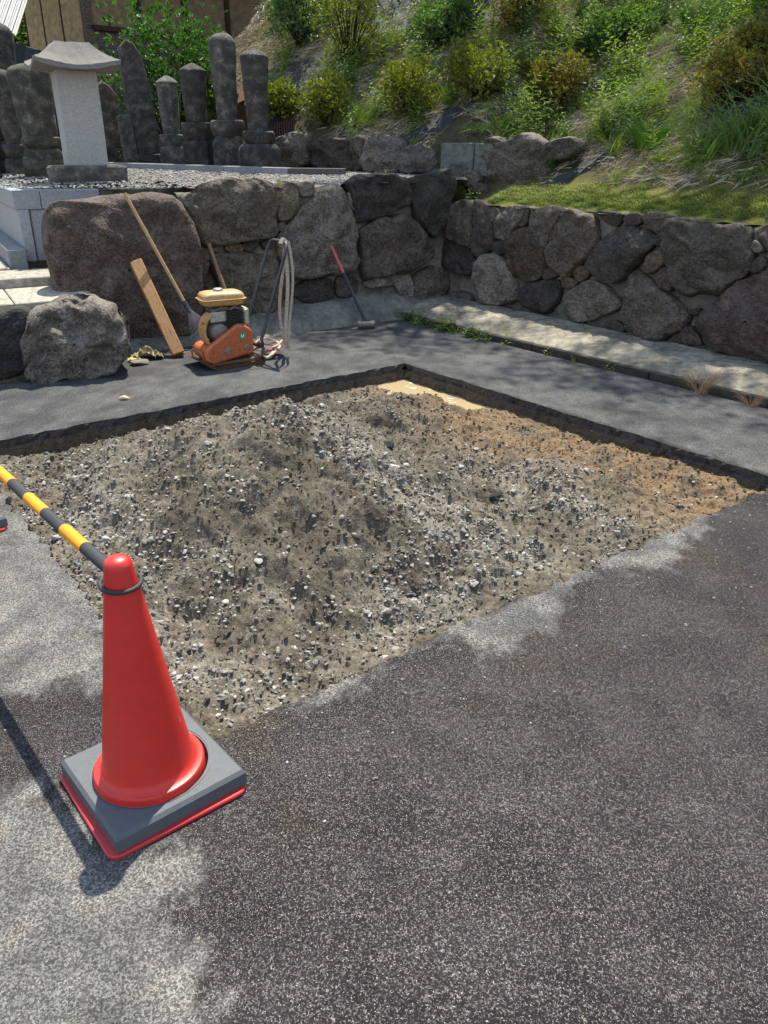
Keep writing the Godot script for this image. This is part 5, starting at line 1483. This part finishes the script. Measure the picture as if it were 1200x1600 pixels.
	var rib := func(called: String, pts: Array, w: float, col: Color, face: Vector3):
		var q := Geo.new(); q.col = col
		for k in pts.size() - 1:
			var d0: Vector3 = (pts[min(k + 1, pts.size() - 1)] - pts[max(k - 1, 0)]).normalized(); var d1: Vector3 = (pts[min(k + 2, pts.size() - 1)] - pts[k]).normalized()
			var s0 := d0.cross(face).normalized() * w * .5; var s1 := d1.cross(face).normalized() * w * .5
			var th := face * .002
			q.quad(pts[k] - s0 + th, pts[k] + s0 + th, pts[k + 1] + s1 + th, pts[k + 1] - s1 + th)
			q.quad(pts[k] + s0 - th, pts[k] - s0 - th, pts[k + 1] - s1 - th, pts[k + 1] + s1 - th)
			q.quad(pts[k] + s0 + th, pts[k] + s0 - th, pts[k + 1] + s1 - th, pts[k + 1] + s1 + th)
			q.quad(pts[k] - s0 - th, pts[k] - s0 + th, pts[k + 1] - s1 + th, pts[k + 1] - s1 - th)
		obj(called, q.mesh(60), M.cloth, s)
	var fz := Vector3(.1, 0, 1).normalized()
	var hang := func(x: float, z: float, bow: float, end: float, ph: float) -> Array:
		var r := []
		for k in 12:
			var f := k / 11.0
			r.append(Vector3(x + bow * sin(f * PI) + .02 * sin(f * 5.0 + ph), lerpf(.93, end, f), z + .02 * sin(f * 4.0 + ph)))
		return r
	rib.call("strand", hang.call(.53, .07, -.015, .06, 0.0), .032, Color(.68, .60, .53), fz)
	rib.call("strand", hang.call(.545, .085, .02, .05, .6), .032, Color(.70, .64, .57), (fz + Vector3(.5, 0, 0)).normalized())
	rib.call("strand", hang.call(.52, .05, -.03, .10, 1.1), .026, Color(.60, .50, .45), (fz + Vector3(-.4, 0, 0)).normalized())
	var kn := Geo.new(); kn.col = Color(.66, .60, .52)
	for k in 3: kn.tube([Vector3(.500, .91, .05 + .022 * k), Vector3(.522, .948, .052 + .022 * k), Vector3(.545, .925, .05 + .022 * k), Vector3(.535, .89, .052 + .022 * k), Vector3(.505, .895, .05 + .022 * k)], .010, 6, false)
	obj("knot", kn.mesh(60), M.cloth, s)
	for k in 4:
		var pts := []; var a0 := k * 1.1
		for i in 14:
			var a := a0 + i * .42
			pts.append(Vector3(.38 + .14 * cos(a) + .03 * k - .08, .03 + .028 * k + .018 * sin(i * 1.3 + k), -.05 + .11 * sin(a)))
		rib.call("loop", pts, .034, [Color(.62, .55, .48), Color(.62, .26, .30), Color(.66, .58, .52), Color(.60, .42, .40), Color(.64, .57, .50), Color(.60, .30, .33)][k], Vector3(.15, .95, .3 * sin(k * 2.0)).normalized())

# ------------------------------------------------------------------ tools
func between(a: Vector3, b: Vector3, side: Vector3) -> Basis:
	var y := (b - a).normalized(); var z := (side - y * side.dot(y)).normalized()
	return Basis(y.cross(z), y, z)
func build_tools():
	# squared timber leaning on the great boulder
	var a := Vector3(-1.73, .0, -6.60); var b := Vector3(-2.12, .70, -7.02)
	var L := a.distance_to(b)
	var g := Geo.new(); g.col = Color(.50, .33, .18); g.box(Vector3(0, L * .5, 0), Vector3(.105, L, .085), .006); g.rough(nz, .002, 12.0)
	var o := obj("timber", g.mesh(20), M.timber); o.transform = Transform3D(between(a, b, Vector3(.35, .3, .9)), a + Vector3(0, .02, 0))
	tag(o, "short squared timber beam leaning on the huge boulder", "timber")
	# leaf rake
	var r0 := Vector3(-1.72, .34, -7.02); var r1 := Vector3(-2.16, 1.265, -7.08); var foot := Vector3(-1.53, .03, -6.88)
	var rk := thing("leaf_rake", "leaf rake with a pale wooden handle and grey tines leaning on the huge boulder", "rake", foot)
	g = Geo.new(); g.col = Color(.66, .55, .36)
	g.tube([r0 - foot, r1 - foot], [.0155, .0145], 12); obj("handle", g.mesh(50), M.timber, rk)
	g = Geo.new(); g.col = Color(.055, .058, .065)
	g.tube([r0 - foot + (r1 - r0) * .06, r0 - foot, r0 - foot + (foot - r0) * .12], [.019, .021, .016], 12); obj("socket", g.mesh(50), M.rubber, rk)
	var down := (foot - r0).normalized(); var side := Vector3(.78, .0, .35).normalized(); side = (side - down * side.dot(down)).normalized()
	var H := r0.distance_to(foot)
	var front := side.cross(down).normalized()
	for k in 11:
		var f := (k - 5) / 5.0
		var tg := Geo.new(); tg.col = Color(.24, .245, .25)
		var p0 := r0 - foot + down * H * .06 + side * f * .012
		var p1 := r0 - foot + down * H * .5 + side * f * .10 + front * .005; var p2 := r0 - foot + down * H * .95 + side * f * .19; var p3 := p2 + front * .035 - down * .004
		tg.tube([p0, p1, p2, p3], [.003, .0024, .0022, .0018], 5); obj("tine", tg.mesh(60), M.rubber, rk)
	for q in [[.5, .10], [.62, .125]]:
		var tg := Geo.new(); tg.col = Color(.10, .105, .11)
		var c: Vector3 = r0 - foot + down * H * q[0] + front * .006
		tg.tube([c - side * q[1], c, c + side * q[1]], .0045, 6); obj("cross_brace", tg.mesh(60), M.rubber, rk)
	# sledgehammer
	var h0 := Vector3(-.175, .05, -7.80); var h1 := Vector3(-.535, .775, -8.14)
	var hm := thing("sledgehammer", "sledgehammer with a black and red handle leaning on the stone wall", "hammer", Vector3(-.175, .0, -7.80))
	var at := hm.position
	var pts := []
	for f in [0.0, .3, .62]: pts.append(h0.lerp(h1, f) - at)
	g = Geo.new(); g.col = Color(.03, .033, .04); g.tube(pts, [.0165, .016, .016], 12); obj("black_grip", g.mesh(50), M.rubber, hm)
	g = Geo.new(); g.col = Color(.42, .09, .085); g.tube([h0.lerp(h1, .62) - at, h0.lerp(h1, .96) - at], [.0155, .0165], 12); obj("red_handle", g.mesh(50), M.painted_metal, hm)
	g = Geo.new(); g.col = Color(.03, .03, .035); g.tube([h0.lerp(h1, .96) - at, h0.lerp(h1, 1.0) - at], [.0175, .017], 12); obj("end_cap", g.mesh(50), M.rubber, hm)
	g = Geo.new(); g.col = Color(.24, .225, .20)
	g.lathe([Vector2(0, -.085), Vector2(.030, -.085), Vector2(.037, -.072), Vector2(.037, -.05), Vector2(.032, -.04), Vector2(.032, .04), Vector2(.037, .05), Vector2(.037, .072), Vector2(.030, .085), Vector2(0, .085)], 8, Vector3.ZERO, PI / 8, 0)
	var hd := obj("head", g.mesh(30), M.bare_metal, hm); hd.position = Vector3(0, .043, 0); hd.rotation.y = .15
	# stick propped behind the compactor
	g = Geo.new(); g.col = Color(.34, .28, .20); g.tube([Vector3(0, 0, 0), Vector3(-.12, .36, -.1), Vector3(-.245, .70, -.22)], [.018, .017, .019], 10)
	o = obj("wooden_stick", g.mesh(50), M.timber); o.position = Vector3(-1.35, .12, -7.32); tag(o, "weathered wooden stick propped on the wall behind the compactor", "stick")
	# crumpled sack and dropped gloves
	var sack := sheet(26, 18, func(u, v):
		var x: float = (u - .5) * .25; var z: float = (v - .5) * .15
		var y := .03 + .07 * absf(nz.get_noise_2d(x * 16.0, z * 16.0)) + .03 * nz.get_noise_2d(x * 40.0, z * 40.0)
		return Vector3(x + .02 * nz.get_noise_2d(z * 30.0, x * 20.0), maxf(.004, y * (1.2 - 1.6 * absf(u - .5))), z), func(p): return Color(.30, .25, .16).lerp(Color(.5, .43, .28), clampf(.5 + n3(p, 20), 0, 1)))
	o = obj("crumpled_sack", sack, M.cloth); o.position = Vector3(-1.98, .0, -6.55); o.rotation.y = .3; tag(o, "crumpled dirty cloth sack lying at the foot of the timber", "sack")
	var glove := func(label: String, p: Vector3, turn: float, col: Color):
		var t := thing("work_glove", label, "glove", p, turn)
		var q := Geo.new(); q.col = col
		q.lathe([Vector2(0, -.0), Vector2(.04, 0), Vector2(.046, .012), Vector2(.04, .024), Vector2(.0, .028)], 14, Vector3.ZERO, 0, 1, Vector2(1.2, .9)); q.rough(nz, .008, 30.0)
		obj("palm", q.mesh(60), M.cloth, t)
		for k in 5:
			var fg := Geo.new(); fg.col = col * (.8 + .08 * k)
			var ang := -.5 + .25 * k if k < 4 else 1.5
			var dd := Vector3(cos(ang), 0, sin(ang)); var len: float = [.06, .07, .066, .052, .05][k]
			fg.tube([dd * .03 + Vector3(0, .012, 0), dd * (.03 + len * .5) + Vector3(0, .022, 0), dd * (.03 + len) + Vector3(0, .010, 0)], [.0105, .0105, .008], 8)
			obj("finger", fg.mesh(60), M.cloth, t)
	glove.call("yellow palmed work glove lying beside the crumpled sack", Vector3(-2.07, .005, -6.46), 1.2, Color(.62, .52, .26))
	glove.call("grey work glove lying by the rugged boulder", Vector3(-2.12, .005, -6.82), .4, Color(.34, .33, .31))
	# flat brown stone by the boulder, a fallen leaf on the strip
	o = obj("flat_stone", rock_mesh(77, 4, .45), pebble_mat(3)); o.position = Vector3(-1.98, .02, -6.35); o.scale = Vector3(.09, .06, .07); o.rotation.y = .7; tag(o, "flat brown stone beside the rugged boulder", "stone")
	var lf := Geo.new(); lf.col = Color(.55, .42, .25); lf.leaf(Vector3.ZERO, Vector3(1, .1, 0).normalized(), Vector3.UP, .09, .05)
	o = obj("fallen_leaf", lf.mesh(0), M.straw); o.position = Vector3(-1.86, .012, -5.35); tag(o, "single dry leaf lying on the asphalt strip by the heap", "leaf")

const DRY = [
	[-4.30,-5.11,-2.68,-4.47,-1.88,-3.69,-1.04,-2.57,-0.89,-2.05,-0.99,-2.08,-1.04,-2.11,-1.10,-2.05,-1.23,-2.06,-1.68,-2.13,-2.61,-2.82],
	[-1.90,-1.62,-1.03,-1.62,-0.95,-1.68,-0.84,-1.57,-0.66,-1.43,-0.49,-1.45,-0.45,-1.39,-0.48,-1.23,-0.37,-1.15,-0.41,-1.12,-0.33,-1.04,-0.29,-0.83,-1.26,-0.83],
	[1.59,-3.69,1.59,-3.45,1.34,-3.11,1.19,-2.90,0.95,-2.86,0.87,-2.87,0.71,-2.68,0.58,-2.72],
	[0.75,-2.79,0.69,-2.60,0.60,-2.42,0.45,-2.32,0.34,-2.24,0.28,-2.36,0.21,-2.42,0.33,-2.53],
	[-0.35,-1.97,-0.21,-2.15,-0.03,-2.22,-0.04,-2.13,-0.12,-2.06,-0.15,-2.00,-0.26,-2.00],
	[0.09,-2.34,0.24,-2.48,0.28,-2.42,0.13,-2.30],
]
const STONES_L = [
	[.286,1.193,.400,1.298,.587,1.354,.944,1.349,1.113,1.313,1.128,1.212,1.117,1.041,1.122,.897,1.063,.830,.834,.817,.645,.820,.441,.774,.324,.808,.281,.893,.251,1.069],
	[1.126,1.313,1.362,1.315,1.376,1.178,1.333,1.081,1.231,.986,1.163,.977,1.134,1.012,1.125,1.184],
	[1.386,1.292,1.443,1.325,1.523,1.312,1.529,1.232,1.486,1.198,1.392,1.206],
	[1.128,.949,1.169,.971,1.205,.929,1.188,.894,1.129,.897],
	[1.595,1.277,1.803,1.285,1.879,1.166,1.956,.942,1.947,.710,1.958,.554,1.885,.458,1.560,.455,1.313,.434,1.158,.451,1.139,.602,1.085,.724,1.084,.841,1.239,.939,1.373,1.080,1.517,1.174],
	[.561,.751,.663,.820,.735,.788,.754,.729,.651,.712],
	[.749,.798,.866,.816,.893,.763,.811,.726,.749,.741],
	[.930,.807,1.060,.801,1.075,.753,.973,.729],
	[.312,.763,.363,.783,.413,.702,.385,.578,.323,.479,.282,.487],
	[.447,.728,.650,.706,.873,.705,1.063,.636,1.111,.454,1.088,.231,.942,.121,.723,.122,.524,.188,.449,.499,.418,.645],
	[.265,.454,.433,.471,.511,.230,.449,.087,.240,.077],
	[1.229,.343,1.382,.424,1.558,.430,1.676,.385,1.663,.229,1.538,.194,1.328,.212,1.231,.293],
	[1.700,.414,1.883,.433,1.952,.366,1.921,.240,1.699,.226],
	[1.847,1.307,1.986,1.364,2.152,1.386,2.484,1.364,2.617,1.295,2.635,1.166,2.607,1.074,2.444,1.036,2.269,1.004,2.094,.943,1.969,.929,1.949,1.045,1.939,1.212],
	[1.890,1.225,1.938,1.200,1.956,1.044,1.902,1.100],
	[2.003,.885,2.214,.963,2.535,1.027,2.640,.948,2.784,.797,2.867,.671,2.889,.598,2.731,.483,2.577,.433,2.326,.417,2.072,.376,2.006,.394,1.999,.614,1.981,.788],
	[2.619,1.326,2.767,1.367,3.101,1.431,3.155,1.331,3.167,1.173,3.074,1.055,3.037,.890,2.911,.759,2.840,.795,2.732,.901,2.650,.992,2.644,1.197],
	[2.018,.348,2.140,.378,2.356,.402,2.615,.398,2.623,.200,2.571,.124,2.439,.187,2.390,.296,2.252,.332,2.136,.314,2.059,.281],
	[2.631,.397,2.885,.473,3.029,.358,3.093,.252,2.965,.160,2.814,.104,2.671,.015,2.614,.200],
	[.235,1.205,.293,1.246,.337,1.224,.309,1.149,.247,1.124],
	[1.138,.662,1.141,.482,1.206,.387,1.158,.250,1.102,.303],
]
const STONES_R = [
	[-.077,1.043,.076,1.119,.264,1.140,.318,.957,.369,.742,.356,.652,.151,.712,-.109,.737,-.103,.887],
	[-.106,.724,.128,.723,.339,.638,.444,.559,.382,.405,.239,.402,.012,.424,-.093,.460,-.119,.611],
	[.273,1.146,.407,1.109,.546,.989,.633,.879,.689,.786,.622,.694,.490,.576,.410,.632,.355,.816],
	[.425,1.116,.681,1.062,.701,1.009,.653,.922,.546,.989],
	[.740,1.088,1.007,1.124,1.050,1.086,1.006,.962,.941,.894,.863,.793,.694,.810,.667,.899,.701,1.009],
	[.993,1.026,1.074,1.093,1.101,.963,.997,.921],
	[.641,.696,.719,.776,.855,.786,.869,.673,.790,.654],
	[.865,.781,.930,.863,1.106,.940,1.186,.882,1.293,.815,1.408,.738,1.444,.650,1.398,.593,1.384,.504,1.301,.459,1.182,.452,1.007,.486,.931,.545,.880,.662],
	[1.112,.992,1.153,1.080,1.285,1.120,1.492,1.124,1.503,1.037,1.456,.929,1.420,.836,1.405,.755,1.306,.793,1.184,.893],
	[1.419,.762,1.451,.912,1.526,1.077,1.649,1.110,1.788,1.091,1.907,1.050,1.971,.927,1.977,.842,1.917,.723,1.822,.648,1.753,.579,1.677,.537,1.583,.567,1.473,.664],
	[.479,.531,.569,.621,.704,.664,.800,.606,.916,.532,1.016,.439,1.111,.328,1.109,.248,.998,.214,.804,.156,.693,.185,.638,.268,.469,.318,.412,.408],
	[1.117,.298,1.192,.405,1.392,.470,1.598,.499,1.645,.430,1.599,.273,1.528,.186,1.359,.185,1.162,.212],
	[1.407,.477,1.408,.548,1.470,.606,1.591,.533],
	[1.628,.509,1.710,.529,1.839,.505,1.754,.438,1.667,.439],
	[1.768,.581,1.858,.652,1.943,.638,1.947,.589,1.882,.515,1.803,.529],
	[1.903,.684,2.006,.871,2.140,.986,2.246,1.029,2.402,1.008,2.548,.964,2.582,.901,2.513,.820,2.417,.734,2.333,.610,2.245,.547,2.073,.581,1.976,.625],
	[1.891,1.117,2.180,1.107,2.196,1.067,2.138,.996,2.037,1.042],
	[2.221,1.073,2.260,1.106,2.376,1.117,2.404,1.054,2.345,1.030,2.242,1.044],
	[2.392,1.103,2.499,1.133,2.685,1.129,2.679,1.080,2.597,1.041,2.596,.997,2.477,1.018],
	[2.603,1.017,2.667,1.080,2.839,1.104,2.988,1.080,3.189,1.088,3.360,1.094,3.402,.959,3.443,.881,3.465,.783,3.365,.689,3.286,.622,3.245,.569,3.150,.567,3.036,.567,2.955,.537,2.886,.573,2.806,.648,2.746,.767,2.658,.898],
	[2.500,.717,2.532,.796,2.631,.856,2.712,.828,2.724,.780,2.649,.707,2.565,.662,2.515,.682],
	[2.557,.949,2.633,.970,2.658,.898,2.606,.879],
	[2.627,.618,2.680,.710,2.740,.716,2.819,.600,2.813,.549,2.736,.559],
	[2.336,.595,2.425,.699,2.524,.642,2.615,.591,2.777,.519,2.926,.462,3.042,.404,3.018,.339,2.967,.255,2.885,.215,2.838,.155,2.695,.135,2.563,.134,2.452,.170,2.399,.363],
	[1.686,.320,1.759,.416,1.822,.480,1.994,.545,2.152,.492,2.362,.401,2.373,.359,2.280,.307,2.169,.263,2.054,.190,1.895,.153,1.714,.190],
	[2.159,.150,2.283,.236,2.406,.217,2.452,.170,2.358,.127],
	[3.081,.324,3.244,.531,3.301,.624,3.467,.737,3.635,.819,3.847,.745,3.986,.499,3.994,.137,3.668,.147,3.400,.149,3.288,.194,3.170,.273],
	[2.927,.170,3.041,.318,3.182,.225,3.222,.182,2.991,.161],
	[3.417,1.071,3.506,1.108,3.748,1.098,3.809,.915,3.584,.916,3.476,.982],
	[3.425,.947,3.438,.993,3.520,.933,3.471,.910],
	[3.456,.814,3.495,.877,3.560,.860,3.553,.792,3.476,.761],
	[3.025,.426,3.122,.455,3.118,.405,3.048,.405],
	[-.255,-.042,.077,.183,.361,.246,.460,.154,.353,.012,.028,-.098],
	[3.789,1.084,4.017,1.091,4.168,.866,4.102,.647,3.960,.671,3.850,.832],
	[4.000,.611,4.185,.658,4.366,.473,4.370,.170,4.111,.138,4.009,.369],
	[4.071,1.083,4.388,1.078,4.504,.822,4.421,.566,4.267,.669,4.165,.948],
]
const STONES_T = [
	[.090,1.740,.268,1.769,.264,1.565,.108,1.564],
	[.191,1.769,.388,1.820,.632,1.787,.589,1.632,.641,1.475,.458,1.398,.183,1.411],
	[.590,1.736,1.254,1.745,1.444,1.558,1.468,1.378,1.292,1.324,.935,1.357,.652,1.422],
	[1.304,1.694,1.488,1.771,1.504,1.493,1.445,1.551],
	[1.479,1.743,1.791,1.761,2.077,1.710,2.022,1.530,2.021,1.341,1.450,1.312],
	[2.027,1.607,2.179,1.641,2.514,1.626,2.579,1.437,2.399,1.374,2.030,1.355],
	[3.141,1.695,3.265,1.720,3.461,1.706,3.610,1.742,3.776,1.728,3.902,1.653,3.943,1.429,3.904,1.251,3.513,1.190,3.192,1.210],
	[3.880,1.653,4.055,1.701,4.210,1.712,4.236,1.566,4.079,1.504,3.919,1.504],
	[3.047,1.166,3.123,1.248,3.254,1.238,3.300,1.172,3.267,1.091,3.120,1.087],
	[2.776,1.418,2.907,1.459,3.013,1.380,2.973,1.266,2.822,1.263],
	[2.999,1.354,3.111,1.382,3.183,1.303,3.125,1.222,3.009,1.233],
	[2.754,1.262,2.941,1.245,3.050,1.132,2.915,1.039,2.748,1.104],
]
const STONES_BIG = [
	[-.485,1.059,-.451,1.134,-.346,1.187,-.113,1.197,.154,1.207,.429,1.222,.551,1.214,.641,1.127,.710,.995,.739,.773,.720,.493,.678,.209,.605,.069,.434,.025,.139,-.006,-.138,.019,-.428,.073,-.484,.216,-.480,.459,-.485,.672,-.515,.881],
]
const STONES_FR = [
	[-.321,.453,-.199,.528,.006,.561,.168,.579,.249,.508,.322,.428,.353,.349,.327,.190,.258,.073,.132,.020,-.104,-.002,-.332,-.004,-.414,.038,-.382,.272],
	[-.679,.478,-.460,.518,-.340,.519,-.299,.452,-.348,.269,-.393,.108,-.497,.065,-.760,.047],
	[-.571,.091,-.496,.074,-.424,.029,-.449,-.036,-.602,-.030,-.633,.035],
]
